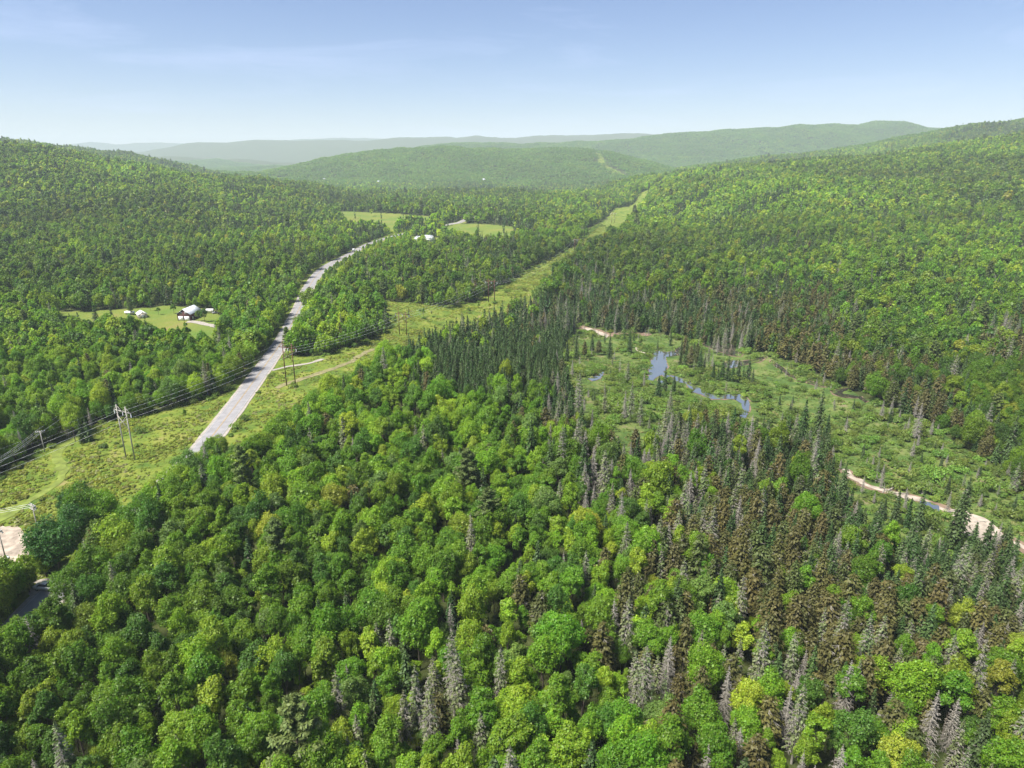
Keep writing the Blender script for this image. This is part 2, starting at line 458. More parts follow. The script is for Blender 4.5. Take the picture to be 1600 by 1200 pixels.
def mix(f, a, c):
    x = n.new('ShaderNodeMix'); x.data_type = 'RGBA'; l.new(f, x.inputs[0]); l.new(a, x.inputs[6]); l.new(c, x.inputs[7]); return x.outputs[2]
n_mid, n_fine, n_big = noise(0.12), noise(0.9, 8, 0.7), noise(0.025, 4)
forest = ramp(n_mid.outputs['Fac'], [(0.3, (0.035, 0.048, 0.016)), (0.55, (0.060, 0.072, 0.024)), (0.7, (0.050, 0.085, 0.020))])
meadow = ramp(n_mid.outputs['Fac'], [(0.30, (0.050, 0.095, 0.020)), (0.45, (0.100, 0.145, 0.024)), (0.58, (0.150, 0.178, 0.032)), (0.70, (0.200, 0.175, 0.070))])
wet = ramp(n_mid.outputs['Fac'], [(0.30, (0.036, 0.066, 0.020)), (0.46, (0.070, 0.115, 0.028)), (0.60, (0.115, 0.145, 0.042)), (0.70, (0.17, 0.145, 0.085))])
hay = ramp(n_big.outputs['Fac'], [(0.3, (0.085, 0.145, 0.026)), (0.6, (0.145, 0.165, 0.036)), (0.75, (0.20, 0.16, 0.065))])
def edge(sock):
    a_ = n.new('ShaderNodeMath'); a_.operation = 'ADD'; l.new(sock, a_.inputs[0])
    s_ = n.new('ShaderNodeMath'); s_.operation = 'MULTIPLY_ADD'; s_.inputs[1].default_value = 0.9; s_.inputs[2].default_value = -0.45
    l.new(n_fine.outputs['Fac'], s_.inputs[0]); l.new(s_.outputs[0], a_.inputs[1])
    m_ = n.new('ShaderNodeMapRange'); m_.inputs[1].default_value = 0.4; m_.inputs[2].default_value = 0.6; l.new(a_.outputs[0], m_.inputs[0]); return m_.outputs[0]
c_ = mix(edge(sp_.outputs[0]), forest.outputs[0], meadow.outputs[0])
c_ = mix(edge(sp_.outputs[1]), c_, wet.outputs[0])
c_ = mix(edge(sp_.outputs[2]), c_, hay.outputs[0])
fine_v = n.new('ShaderNodeMapRange'); fine_v.inputs[1].default_value = 0.25; fine_v.inputs[2].default_value = 0.75; fine_v.inputs[3].default_value = 0.72; fine_v.inputs[4].default_value = 1.25
l.new(n_fine.outputs['Fac'], fine_v.inputs[0])
vm = n.new('ShaderNodeVectorMath'); vm.operation = 'SCALE'; l.new(c_, vm.inputs[0]); l.new(fine_v.outputs[0], vm.inputs['Scale'])
l.new(vm.outputs[0], b.inputs['Base Color']); b.inputs['Roughness'].default_value = 1; b.inputs['Specular IOR Level'].default_value = 0.05
bp = n.new('ShaderNodeBump'); bp.inputs['Strength'].default_value = 0.6; bp.inputs['Distance'].default_value = 0.6
l.new(n_fine.outputs['Fac'], bp.inputs['Height']); l.new(bp.outputs[0], b.inputs['Normal'])
me = mesh_np('ground', V, [Q], [M_GROUND], smooth_faces=True)
ca = me.attributes.new('cover', 'FLOAT_COLOR', 'POINT'); ca.data.foreach_set('color', cover.reshape(-1))
ground = tag(mobj('ground', me), kind='structure')

# ------------------------------------------------------------------ road, tracks, markings
def strip(name, line, offs, lift, mat, jag=0.0, kind='structure'):
    line = np.asarray(line)
    t = np.gradient(line, axis=0); t /= np.linalg.norm(t, axis=1)[:, None] + 1e-9
    nrm = np.stack([t[:, 1], -t[:, 0]], -1)
    offs = np.asarray(offs, float)
    P = line[:, None, :] + nrm[:, None, :] * offs[None, :, None]
    if jag:
        P[:, 0] += nrm * rng.normal(0, jag, (len(line), 1)); P[:, -1] += nrm * rng.normal(0, jag, (len(line), 1))
    Z = height(P[..., 0], P[..., 1]) + lift
    V = np.concatenate([P, Z[..., None]], -1).reshape(-1, 3)
    m = len(offs)
    a = (np.arange(len(line) - 1)[:, None] * m + np.arange(m - 1)[None, :]).reshape(-1)
    me = mesh_np(name, V, [np.stack([a, a + 1, a + 1 + m, a + m], -1)[:, ::-1]], [mat], smooth_faces=True)
    return tag(mobj(name, me), kind=kind)
M_ASPH = plain('weathered_asphalt', (0.21, 0.205, 0.21), 0.85, var=0.16, scale=0.35, spec=0.3)
M_GRAVEL = plain('gravel_shoulder', (0.27, 0.245, 0.215), 0.95, var=0.25, scale=1.2)
M_TRACK = plain('worn_earth_track', (0.165, 0.15, 0.070), 0.95, var=0.35, scale=0.5)
M_MOWN = plain('mown_grass_track', (0.125, 0.160, 0.028), 0.95, var=0.3, scale=0.4)
M_YEL = plain('yellow_road_paint', (0.32, 0.22, 0.08), 0.7, var=0.15, scale=0.6)
M_WHT = plain('white_road_paint', (0.34, 0.34, 0.33), 0.7, var=0.15, scale=0.6)
strip('road_shoulder', ROAD, np.linspace(-4.9, 4.9, 9), 0.16, M_GRAVEL, jag=0.12)
strip('road', ROAD, np.linspace(-3.8, 3.8, 9), 0.22, M_ASPH)
strip('road_marking', ROAD, (-0.24, -0.10), 0.26, M_YEL)
strip('road_marking', ROAD, (0.10, 0.24), 0.26, M_YEL)
strip('road_marking', ROAD, (-3.4, -3.28), 0.26, M_WHT)
strip('road_marking', ROAD, (3.28, 3.4), 0.26, M_WHT)
strip('driveway', DRIVE, np.linspace(-1.3, 1.3, 5), 0.14, M_GRAVEL, jag=0.3)
strip('dirt_track', TRACK, np.linspace(-2.0, 2.0, 5), 0.12, M_TRACK, jag=0.6)
strip('mown_path', MOWN, np.linspace(-1.7, 1.7, 5), 0.12, M_MOWN, jag=0.5)
strip('house_driveway', HOUSE_DRIVE, np.linspace(-2.4, 2.4, 5), 0.14, M_GRAVEL, jag=0.4)

def sheet(name, poly, lift, mat, z=None, res=2.0, kind='structure', jag=0.0, seed=0):
    """filled outline draped on the land (or level at z), with an outline roughened by jag metres"""
    import bmesh
    r_ = np.random.default_rng(seed)
    P = []
    for a, c in zip(poly, np.roll(poly, -1, 0)):
        k = max(1, int(np.linalg.norm(c - a) / res))
        for t in np.arange(k) / k: P.append(a + (c - a) * t)
    P = np.array(P)
    P = P + r_.normal(0, jag, P.shape)
    bm = bmesh.new()
    vs_ = [bm.verts.new((x, y, 0)) for x, y in P]
    bm.faces.new(vs_)
    bmesh.ops.triangulate(bm, faces=bm.faces[:])
    if z is None:
        for _ in range(2): bmesh.ops.subdivide_edges(bm, edges=[e for e in bm.edges if e.calc_length() > 2 * res], cuts=1)
        bmesh.ops.triangulate(bm, faces=bm.faces[:])
    co = np.array([v.co[:] for v in bm.verts])
    zz = height(co[:, 0], co[:, 1]) + lift if z is None else np.full(len(co), z)
    for v, q in zip(bm.verts, zz): v.co.z = q
    bmesh.ops.recalc_face_normals(bm, faces=bm.faces[:])
    if sum(f.normal.z for f in bm.faces) < 0: bmesh.ops.reverse_faces(bm, faces=bm.faces[:])
    me = bpy.data.meshes.new(name); bm.to_mesh(me); bm.free(); me.materials.append(mat)
    return tag(mobj(name, me), kind=kind)
M_LOT = plain('pale_sandy_gravel', (0.30, 0.25, 0.20), 0.95, var=0.4, scale=0.5)
M_SAND = plain('pale_river_sand', (0.31, 0.265, 0.215), 0.95, var=0.32, scale=0.4)
M_MUD = plain('brown_river_mud', (0.16, 0.11, 0.075), 0.8, var=0.35, scale=0.5)
sheet('pull_in', poly_at([(46, 908), (98, 903), (104, 925), (80, 940), (48, 936)]), 0.19, M_GRAVEL, jag=0.3, seed=6)
sheet('gravel_lot', LOT, 0.16, M_LOT, jag=0.5, seed=5)

# ------------------------------------------------------------------ water and sand in the wetland
M_WATER, n, l, b = mat_new('still_dark_water')
b.inputs['Base Color'].default_value = (0.13, 0.125, 0.105, 1); b.inputs['Roughness'].default_value = 0.6; b.inputs['Specular IOR Level'].default_value = 0.0
gl_ = n.new('ShaderNodeBsdfGlossy'); gl_.inputs['Roughness'].default_value = 0.03; gl_.inputs['Color'].default_value = (1.0, 0.93, 0.78, 1)
fr_ = n.new('ShaderNodeFresnel'); fr_.inputs['IOR'].default_value = 40.0
ms_ = n.new('ShaderNodeMixShader'); l.new(fr_.outputs[0], ms_.inputs[0]); l.new(b.outputs[0], ms_.inputs[1]); l.new(gl_.outputs[0], ms_.inputs[2])
l.new(ms_.outputs[0], n['Material Output'].inputs[0])
wn_ = n.new('ShaderNodeTexNoise'); wn_.inputs['Scale'].default_value = 0.8; wn_.inputs['Detail'].default_value = 3
tcw = n.new('ShaderNodeTexCoord'); l.new(tcw.outputs['Object'], wn_.inputs['Vector'])
wb_ = n.new('ShaderNodeBump'); wb_.inputs['Strength'].default_value = 0.03; wb_.inputs['Distance'].default_value = 0.1
up_ = n.new('ShaderNodeCombineXYZ'); up_.inputs[2].default_value = 1.0; l.new(up_.outputs[0], wb_.inputs['Normal'])   # still water lies level
l.new(up_.outputs[0], fr_.inputs['Normal'])
l.new(wn_.outputs['Fac'], wb_.inputs['Height']); l.new(wb_.outputs[0], gl_.inputs['Normal'])

def pond(pts, name='pond', rim=0.7, seed=1):
    P = poly_at(pts)
    c = P.mean(0)
    zs = height(P[:, 0], P[:, 1])
    z = zs.max() + 0.10
    big = c + (P - c) * (1 + rim / np.maximum(np.linalg.norm(P - c, axis=1), 1)[:, None])
    sheet('mud_bank', big, 0.10, M_MUD, res=2.0, jag=0.35, seed=seed)
    return sheet(name, P, 0.2, M_WATER, z=None, res=1.6, jag=0.22, seed=seed + 50)
WATER = [
    [(1022, 549), (1032, 547), (1042, 551), (1054, 547), (1058, 556), (1040, 558), (1042, 567), (1044, 574), (1036, 582), (1046, 588), (1052, 594), (1042, 593), (1034, 586), (1024, 591), (1016, 600), (1011, 598), (1013, 586), (1015, 572), (1018, 560)],
    [(1046, 586), (1062, 590), (1075, 592), (1088, 604), (1104, 615), (1122, 619), (1145, 616), (1160, 617), (1170, 626), (1171, 640), (1164, 655), (1155, 652), (1160, 640), (1158, 631), (1148, 624), (1130, 624), (1112, 624), (1096, 617), (1080, 612), (1072, 600), (1058, 597)],
    [(1028, 591), (1040, 598), (1042, 606), (1036, 605), (1028, 598)],
    [(1055, 545), (1068, 541), (1072, 548), (1064, 556), (1056, 553)],
    [(1095, 540), (1112, 531), (1130, 534), (1150, 543), (1162, 552), (1158, 558), (1140, 556), (1122, 548), (1108, 543)],
    [(1127, 567), (1142, 564), (1160, 564), (1172, 563), (1186, 560), (1196, 556), (1198, 559), (1186, 566), (1168, 569), (1155, 573), (1140, 576), (1130, 573)],
    [(1300, 612), (1310, 608), (1324, 607), (1340, 608), (1341, 610), (1318, 611), (1316, 615), (1330, 618), (1346, 620), (1356, 627), (1350, 629), (1340, 622), (1322, 622), (1312, 620), (1303, 617)],
    [(918, 592), (932, 588), (943, 580), (945, 582), (938, 592), (926, 596)],
    [(1255, 592), (1268, 596), (1285, 602), (1290, 605), (1280, 605), (1262, 599)],
    [(1205, 563), (1222, 574), (1236, 585), (1252, 594), (1250, 596), (1230, 586), (1212, 573), (1202, 566)],
]
for k, pts in enumerate(WATER): pond(pts, seed=10 + k)
# the creek with its sand bars
CREEK = catmull([at(1318, 733), at(1330, 745), at(1346, 756), at(1372, 765), at(1392, 769), at(1420, 776), at(1448, 785), at(1472, 795), at(1500, 806), at(1535, 822), at(1580, 846), at(1660, 885)], 2)
strip('creek_bank', CREEK, np.linspace(-2.2, 2.2, 7), 0.10, M_MUD, jag=0.6)
strip('sand_bed', CREEK, np.linspace(-0.9, 0.9, 5), 0.16, M_SAND, jag=0.55)
sheet('creek', poly_at([(1436, 782), (1452, 785), (1466, 791), (1470, 803), (1464, 801), (1450, 793), (1438, 788)]), 0.22, M_WATER, res=1.2, jag=0.1, seed=31)
sheet('sand_bar', poly_at([(1484, 797), (1500, 797), (1520, 803), (1545, 814), (1562, 828), (1570, 842), (1552, 846), (1530, 850), (1512, 848), (1498, 832), (1486, 815)]), 0.24, M_SAND, res=1.5, jag=0.25, seed=32)
sheet('sand_bar', poly_at([(1382, 767), (1400, 769), (1430, 777), (1442, 784), (1425, 783), (1400, 776)]), 0.24, M_SAND, res=1.2, jag=0.2, seed=33)
sheet('sand_bar', poly_at([(1318, 733), (1326, 735), (1330, 742), (1320, 741)]), 0.24, M_SAND, res=1.2, jag=0.2, seed=34)
sheet('sand_bar', poly_at([(1338, 748), (1350, 751), (1352, 758), (1342, 757)]), 0.24, M_SAND, res=1.2, jag=0.2, seed=35)
CREEK2 = catmull([at(905, 511), at(922, 515), at(938, 519), at(952, 525), at(962, 521), at(985, 519), at(1005, 522), at(1016, 524)], 3)
strip('creek_bank', CREEK2, np.linspace(-3.2, 3.2, 7), 0.10, M_MUD, jag=0.8)
sheet('sand_bar', poly_at([(908, 512), (922, 513), (940, 519), (952, 524), (948, 528), (935, 522), (918, 517)]), 0.2, M_SAND, res=2, jag=0.3, seed=36)
sheet('sand_bar', poly_at([(992, 543), (1000, 545), (1008, 552), (1004, 555), (996, 549)]), 0.2, M_SAND, res=2, jag=0.3, seed=37)

# ------------------------------------------------------------------ plants: shapes
def unit(v): return v / (np.linalg.norm(v, axis=-1, keepdims=True) + 1e-9)

def leaf_quads(C, N, size, aspect=1.0, r=None, along=None):
    """leaf-sized faces at C facing N; returns V, Q"""
    n = len(C)
    ref = r.normal(size=(n, 3)) if along is None else along
    U = unit(ref - (ref * N).sum(-1, keepdims=True) * N)
    W = np.cross(N, U)
    s = np.asarray(size).reshape(-1, 1) * np.ones((n, 1)) * 0.5
    a, b_ = U * s * aspect, W * s
    # kite shape: narrow ends, so the outline of a clump stays ragged
    V = np.stack([C - a, C + b_ * 0.9 - a * 0.1, C + a, C - b_ * 0.9 - a * 0.1], 1).reshape(-1, 3)
    Q = np.arange(n * 4).reshape(n, 4)
    return V, Q

class Acc:
    def __init__(self): self.V, self.Q, self.T, self.lq, self.lt, self.mq, self.mt, self.n = [], [], [], [], [], [], [], 0
    def quads(self, V, Q, lv, m):
        self.V.append(V); self.Q.append(Q + self.n); self.lq.append(lv); self.mq.append(np.full(len(Q), m)); self.n += len(V)
    def tris(self, V, T, lv, m):
        self.V.append(V); self.T.append(T + self.n); self.lt.append(lv); self.mt.append(np.full(len(T), m)); self.n += len(V)
    def sticks(self, A, B, ra, rb, m, k=3):
        """tapered three-sided sticks from A to B"""
        A, B = np.asarray(A, float), np.asarray(B, float)
        n = len(A)
        if n == 0: return
        d = unit(B - A)
        ref = np.where(np.abs(d[:, 2:3]) < 0.9, np.array([[0, 0, 1.0]]), np.array([[1.0, 0, 0]]))
        u = unit(np.cross(d, ref)); w = np.cross(d, u)
        ra = np.broadcast_to(np.asarray(ra, float), (n,)).reshape(-1, 1); rb = np.broadcast_to(np.asarray(rb, float), (n,)).reshape(-1, 1)
        ring = [math.cos(2 * math.pi * i / k) * u + math.sin(2 * math.pi * i / k) * w for i in range(k)]
        V = np.stack([A + x * ra for x in ring] + [B + x * rb for x in ring], 1).reshape(-1, 3)
        base = np.arange(n)[:, None] * 2 * k
        Q = np.concatenate([base + np.array([[i, (i + 1) % k, k + (i + 1) % k, k + i]]) for i in range(k)], 0)
        self.quads(V, Q, np.full(len(Q), 0.5), m)
    def mesh(self, name, mats):
        F, lv, mi = [], [], []
        if self.Q: F.append(np.concatenate(self.Q)); lv.append(np.concatenate(self.lq)); mi.append(np.concatenate(self.mq))
        if self.T: F.append(np.concatenate(self.T)); lv.append(np.concatenate(self.lt)); mi.append(np.concatenate(self.mt))
        return mesh_np(name, np.concatenate(self.V), F, mats, np.concatenate(mi), np.concatenate(lv))

def fib(n, r):
    i = np.arange(n) + 0.5
    ph = np.arccos(1 - 2 * i / n); th = math.pi * (1 + 5 ** 0.5) * i + r.uniform(0, 6)
    return np.stack([np.cos(th) * np.sin(ph), np.sin(th) * np.sin(ph), np.cos(ph)], -1)

def broadleaf(seed, h, rad, base, n_lobe, n_leaf, leaf, shape='round', gaps=0.0):
    """returns crown Acc and trunk Acc of a broadleaf tree: billows of leaves carried on limbs"""
    r = np.random.default_rng(seed)
    cr, tr = Acc(), Acc()
    ch = (h - base) / 2; cz = base + ch
    D = fib(n_lobe, r)
    D = D[D[:, 2] > -0.62]
    D = unit(D + r.normal(0, 0.22, D.shape))
    taper = 1.0 if shape == 'round' else 0.72
    rr = rad * (1 - (1 - taper) * np.clip(D[:, 2:3], 0, 1)) * r.uniform(0.52, 0.80, (len(D), 1))
    LC = D * np.concatenate([rr, rr, ch * r.uniform(0.50, 0.74, (len(D), 1))], 1) + np.array([0, 0, cz])
    lean = r.normal(0, 0.10, 2); LC[:, :2] += (LC[:, 2:3] - cz) * lean + r.normal(0, rad * 0.09, (len(LC), 2))
    LC[:, 2] += ch * 0.16 * np.sin(2.0 * np.arctan2(LC[:, 1], LC[:, 0]) + r.uniform(0, 6)) * r.uniform(0.4, 1.2, len(LC))
    LR = rad * r.uniform(0.20, 0.42, len(D))
    LC = np.vstack([LC, [[0, 0, cz + ch * 0.15]]]); LR = np.append(LR, rad * 0.55)
    if gaps:
        keep = r.random(len(LC)) > gaps; LC, LR = LC[keep], LR[keep]
    w = LR ** 2; cnt = np.maximum(4, (n_leaf * w / w.sum()).astype(int))
    for c, R_, k in zip(LC, LR, cnt):
        d = unit(r.normal(size=(k, 3)))
        out = unit(c - np.array([0, 0, cz - ch * 0.4]))
        flip = (d @ out) < -0.25 + r.uniform(-0.3, 0.3, k)
        d[flip] = -d[flip]
        lump = 1 + 0.24 * np.sin(d @ r.normal(0, 5, 3) + r.uniform(0, 6)) + 0.20 * np.sin(d @ r.normal(0, 9, 3))
        reach = r.uniform(0.68, 1.06, k); sprig = r.random(k) < 0.14; reach[sprig] *= r.uniform(1.05, 1.38, sprig.sum())
        P = c + d * (R_ * lump * reach)[:, None] * np.array([1, 1, 0.9])
        P[:, 2] += R_ * 0.25 * np.clip(d[:, 2], 0, 1) ** 2 * r.uniform(0, 1.6, k)
        inner = np.zeros(k, bool)
        for c2, R2 in zip(LC, LR):
            if c2 is c: continue
            inner |= np.linalg.norm((P - c2) / np.array([1, 1, 0.82]), axis=1) < R2 * 0.66
        P, d2 = P[~inner], d[~inner]
        N = unit(d2 + np.array([0, 0, 0.30]) + r.normal(0, 0.62, P.shape))
        s = leaf * r.lognormal(0, 0.34, len(P))
        Vq, Qq = leaf_quads(P, N, s, 1.15, r)
        lvv = np.clip(r.normal(0.5, 0.2, len(P)) + r.normal(0, 0.08), 0, 1)
        cr.quads(Vq, Qq, lvv, 0)
    # trunk and limbs
    t0 = rad * 0.050 + 0.05
    pts = [np.array([0, 0, -0.6])]
    for q in np.linspace(0.25, 0.85, 4): pts.append(np.array([r.normal(0, 0.12) * q * 2, r.normal(0, 0.12) * q * 2, h * q]))
    for k in range(len(pts) - 1): tr.sticks([pts[k]], [pts[k + 1]], t0 * (1 - 0.22 * k), t0 * (1 - 0.22 * (k + 1)), 0, 6)
    sel = r.permutation(len(LC))[:9]
    for i in sel:
        q = r.uniform(0.3, 0.6); a = np.array([0, 0, max(base * 0.7, h * q * 0.8)])
        midp = (a + LC[i]) / 2 + np.array([0, 0, 0.3])
        tr.sticks([a, midp], [midp, LC[i]], [t0 * 0.42, t0 * 0.28], [t0 * 0.28, t0 * 0.1], 0, 4)
    return cr, tr

def conifer(seed, h, rad, base, whorls, per, seg, needle, dens=1.0, droop=0.25, rounding=0.0, dead=0.0, ragged=0.25, tuft=0.0):
    """layered conifer: branches in whorls; each branch carries flat sprays of needles; dead = share of bare branches"""
    r = np.random.default_rng(seed)
    cr, tr = Acc(), Acc()
    t0 = 0.012 * h + 0.05
    tr.sticks([[0, 0, -0.5], [0, 0, h * 0.5]], [[0, 0, h * 0.5], [0, 0, h * 0.99]], [t0, t0 * 0.55], [t0 * 0.55, 0.02], 0, 6)
    C, N, S, AL, LV = [], [], [], [], []
    SA, SB, SR = [], [], []
    for wv in range(whorls):
        q = (wv + r.uniform(-0.3, 0.3)) / whorls
        q = min(max(q, 0.0), 0.995)
        z = base + (h - base) * q
        prof = (1 - q) ** (0.85 - 0.45 * rounding) * (1 - 0.30 * (1 - q) ** 5)
        k = max(3, int(per * (0.45 + 0.55 * prof)))
        a0 = r.uniform(0, 6.28)
        for j in range(k):
            a = a0 + 6.283 * j / k + r.normal(0, 0.25)
            L = max(rad * prof * r.uniform(1 - ragged, 1 + ragged * 0.6), 0.12)
            dirv = np.array([math.cos(a), math.sin(a), 0])
            rise = 0.35 * q - droop * (1 - q)
            tip = dirv * L + np.array([0, 0, rise * L])
            org = np.array([0, 0, z])
            bare = r.random() < dead
            if bare:
                midp = org + tip * 0.55 + np.array([0, 0, -0.04 * L])
                SA += [org, midp]; SB += [midp, org + tip + np.array([0, 0, -0.12 * L])]; SR += [0.07, 0.05]
                for _ in range(5):
                    s_ = r.uniform(0.25, 0.95); p_ = org + tip * s_
                    side = np.array([-dirv[1], dirv[0], 0]) * r.choice([-1, 1])
                    SA.append(p_); SB.append(p_ + (dirv * 0.5 + side * 0.7) * L * 0.34 + np.array([0, 0, -0.18 * L * r.uniform(0.2, 1.2)])); SR.append(0.042)
                continue
            if r.random() > dens: continue
            nseg = max(2, int(seg * (0.4 + 0.6 * prof)))
            s_ = (np.arange(nseg) + r.uniform(0.2, 0.9, nseg)) / nseg
            side = np.array([-dirv[1], dirv[0], 0])
            off = r.uniform(-1, 1, nseg) * (0.36 * L * (1 - s_ * 0.75))
            P = org + tip * s_[:, None] + side * off[:, None] + np.array([0, 0, 1]) * (-0.10 * L * s_ ** 2 + r.normal(0, 0.05 * L + 0.04, nseg))[:, None]
            C.append(P)
            N.append(unit(np.array([0, 0, 0.75]) + dirv * 0.55 + r.normal(0, 0.38, P.shape)))
            AL.append(dirv + side * np.sign(off)[:, None] * 0.6 + np.array([0, 0, -0.15]))
            S.append(needle * (0.55 + 0.45 * prof) * r.uniform(0.7, 1.3, nseg))
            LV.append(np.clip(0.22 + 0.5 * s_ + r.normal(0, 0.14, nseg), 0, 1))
    if C:
        C, N, AL, S, LV = np.concatenate(C), np.concatenate(N), np.concatenate(AL), np.concatenate(S), np.concatenate(LV)
        V_, Q_ = leaf_quads(C, N, S, 1.5, r, AL)
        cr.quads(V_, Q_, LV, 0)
        # tip
        V_, Q_ = leaf_quads(np.array([[0, 0, h * 0.985]] * 3), unit(r.normal(size=(3, 3)) * np.array([1, 1, 0.1])), needle * 0.9, 1.6, r, np.array([[0, 0, 1.0]] * 3))
        cr.quads(V_, Q_, np.full(3, 0.6), 0)
    if SA: (cr if C is not None else tr).sticks(SA, SB, SR, np.array(SR) * 0.4, 1)
    return cr, tr

def pine(seed, h, rad, base, n_leaf, leaf):
    """white pine: open plumes of needles on long level limbs"""
    r = np.random.default_rng(seed)
    cr, tr = Acc(), Acc()
    tr.sticks([[0, 0, -0.5], [0.1, 0, h * 0.5]], [[0.1, 0, h * 0.5], [0, 0, h * 0.97]], [0.34, 0.2], [0.2, 0.03], 0, 6)
    nb = 46
    per = n_leaf // nb
    for k in range(nb):
        q = (k + r.uniform(0, 1)) / nb
        z = base + (h - base) * q
        L = rad * (1 - q) ** 0.62 * (0.55 + 0.45 * min(1, q * 4)) * r.uniform(0.65, 1.12)
        a = k * 2.4 + r.normal(0, 0.3)
        dv = np.array([math.cos(a), math.sin(a), 0.12 + 0.5 * q])
        org = np.array([0, 0, z]); tip = org + dv * L
        tr.sticks([org], [tip], 0.07, 0.02, 0, 3)
        for f in (0.35, 0.6, 0.82, 1.0):
            m = per // 4
            c = org + dv * L * f + r.normal(0, 0.12 * L, 3) * np.array([1, 1, 0.3])
            d = unit(r.normal(size=(m, 3)))
            P = c + d * np.array([0.9, 0.9, 0.42]) * r.uniform(0.3, 1.0, (m, 1)) * (0.35 + 0.22 * L)
            N = unit(d * 0.6 + np.array([0, 0, 0.6]) + r.normal(0, 0.4, P.shape))
            V_, Q_ = leaf_quads(P, N, leaf * r.uniform(0.7, 1.3, m), 1.9, r, d + np.array([0, 0, 0.5]))
            cr.quads(V_, Q_, np.clip(r.normal(0.5, 0.2, m), 0, 1), 0)
    return cr, tr

def bare_broadleaf(seed, h, rad):
    r = np.random.default_rng(seed); cr, tr = Acc(), Acc()
    tr.sticks([[0, 0, -0.5]], [[0, 0, h * 0.5]], 0.2, 0.13, 0, 6)
    lev = [(np.array([0, 0, h * 0.45]), np.array([0, 0, 1.0]), h * 0.26, 0.10)]
    for g in range(5):
        nxt = []
        for (p, d, L, w) in lev:
            for _ in range(3 if g else 6):
                dd = unit(d + r.normal(0, 0.55, 3) + np.array([0, 0, 0.12]))
                e = p + dd * L * r.uniform(0.6, 1.1) * np.array([rad / h * 2.2, rad / h * 2.2, 1])
                cr.sticks([p], [e], w, w * 0.55, 0, 3)
                nxt.append((e, dd, L * 0.62, max(w * 0.6, 0.022)))
        lev = nxt
        if len(lev) > 260: break
    return cr, tr

def shrub(seed, rad, h, n_leaf, leaf):
    r = np.random.default_rng(seed); cr = Acc()
    k = r.integers(3, 7)
    for _ in range(k):
        c = np.array([*r.normal(0, rad * 0.42, 2), h * r.uniform(0.3, 0.6)]); R_ = rad * r.uniform(0.35, 0.6)
        m = n_leaf // k
        d = unit(r.normal(size=(m, 3))); d[:, 2] = np.abs(d[:, 2]) * 1.1 - 0.15
        P = c + d * (R_ * r.uniform(0.7, 1.1, m))[:, None] * np.array([1, 1, h / rad * 0.9])
        P[:, 2] = np.maximum(P[:, 2], 0.02)
        V_, Q_ = leaf_quads(P, unit(d + np.array([0, 0, 0.5]) + r.normal(0, 0.45, P.shape)), leaf * r.uniform(0.7, 1.3, m), 1.3, r)
        cr.quads(V_, Q_, np.clip(r.normal(0.5, 0.2, m), 0, 1), 0)
    return cr

def stems(seed, k, rad, h):
    r = np.random.default_rng(seed); tr = Acc()
    a = r.uniform(0, 6.28, k)
    B = np.stack([np.cos(a) * rad * 0.5, np.sin(a) * rad * 0.5, np.full(k, h * 0.6)], -1)
    tr.sticks(np.tile([[0, 0, -0.2]], (k, 1)), B, 0.05, 0.02, 0, 4)
    return tr

def fuse(name, cr, tr, mats):
    """crown and trunk in one mesh (for the mass of trees farther off)"""
    k = max((m.max() for m in cr.mq), default=0) if cr.mq else 0
    a = Acc()
    for V_, Q_, lv, m in zip(cr.V, cr.Q, cr.lq, cr.mq): a.V.append(V_); a.Q.append(Q_); a.lq.append(lv); a.mq.append(m)
    a.n = cr.n
    if tr is not None:
        for V_, Q_, lv, m in zip(tr.V, tr.Q, tr.lq, tr.mq): a.V.append(V_); a.Q.append(Q_ + cr.n); a.lq.append(lv); a.mq.append(np.full(len(Q_), len(mats) - 1))
    return a.mesh(name, mats)

# each kind: list of (crown mesh, trunk mesh, fused mid mesh, fused far mesh, nominal height, nominal radius)
PROTO = {}
def build_kind(kind, makers, crown_mats, bark):
    rows = []
    for i, (hi, mid, low, hh, rr) in enumerate(makers):
        c, t = hi()
        rows.append(dict(crown=c.mesh(kind + '_crown', crown_mats), trunk=t.mesh(kind + '_trunk', [bark]), full=fuse(kind + '_tree', c, t, crown_mats + [bark]),
                         mid=fuse(kind + '_mid', *mid(), crown_mats + [bark]), low=fuse(kind + '_low', low()[0], None, crown_mats), h=hh, r=rr))
    PROTO[kind] = rows

BL = [  # height, crown radius, crown base, lobes, shape, gaps
    (16.0, 3.9, 4.5, 46, 'round', 0.0), (14.5, 3.3, 4.0, 38, 'tall', 0.05), (17.5, 3.5, 5.5, 44, 'tall', 0.08), (13.5, 2.7, 4.0, 30, 'tall', 0.10),
    (16.5, 4.5, 5.0, 56, 'round', 0.08), (12.5, 2.4, 3.5, 26, 'tall', 0.15), (18.5, 3.0, 6.0, 36, 'tall', 0.22), (15.0, 3.6, 5.0, 42, 'round', 0.18),
    (16.0, 5.2, 1.0, 76, 'round', 0.0), (12.5, 3.7, 0.8, 54, 'tall', 0.0)]   # the last two stand open and are leafy to the ground
mk = []
for i, (h, ra, ba, nl, sh, gp) in enumerate(BL):
    mk.append((lambda i=i, h=h, ra=ra, ba=ba, nl=nl, sh=sh, gp=gp: broadleaf(100 + i, h, ra, ba, nl, int(860 * ra ** 1.9), 0.29, sh, gp),
               lambda i=i, h=h, ra=ra, ba=ba, nl=nl, sh=sh, gp=gp: broadleaf(200 + i, h, ra, ba, int(nl * 0.7), int(110 * ra ** 1.9), 0.78, sh, gp),
               lambda i=i, h=h, ra=ra, ba=ba, nl=nl, sh=sh, gp=gp: broadleaf(300 + i, h, ra, ba, int(nl * 0.45), int(22 * ra ** 1.9), 1.7, sh, gp * 0.5), h, ra))
build_kind('broadleaf', mk, [M_LEAF], M_BARK)
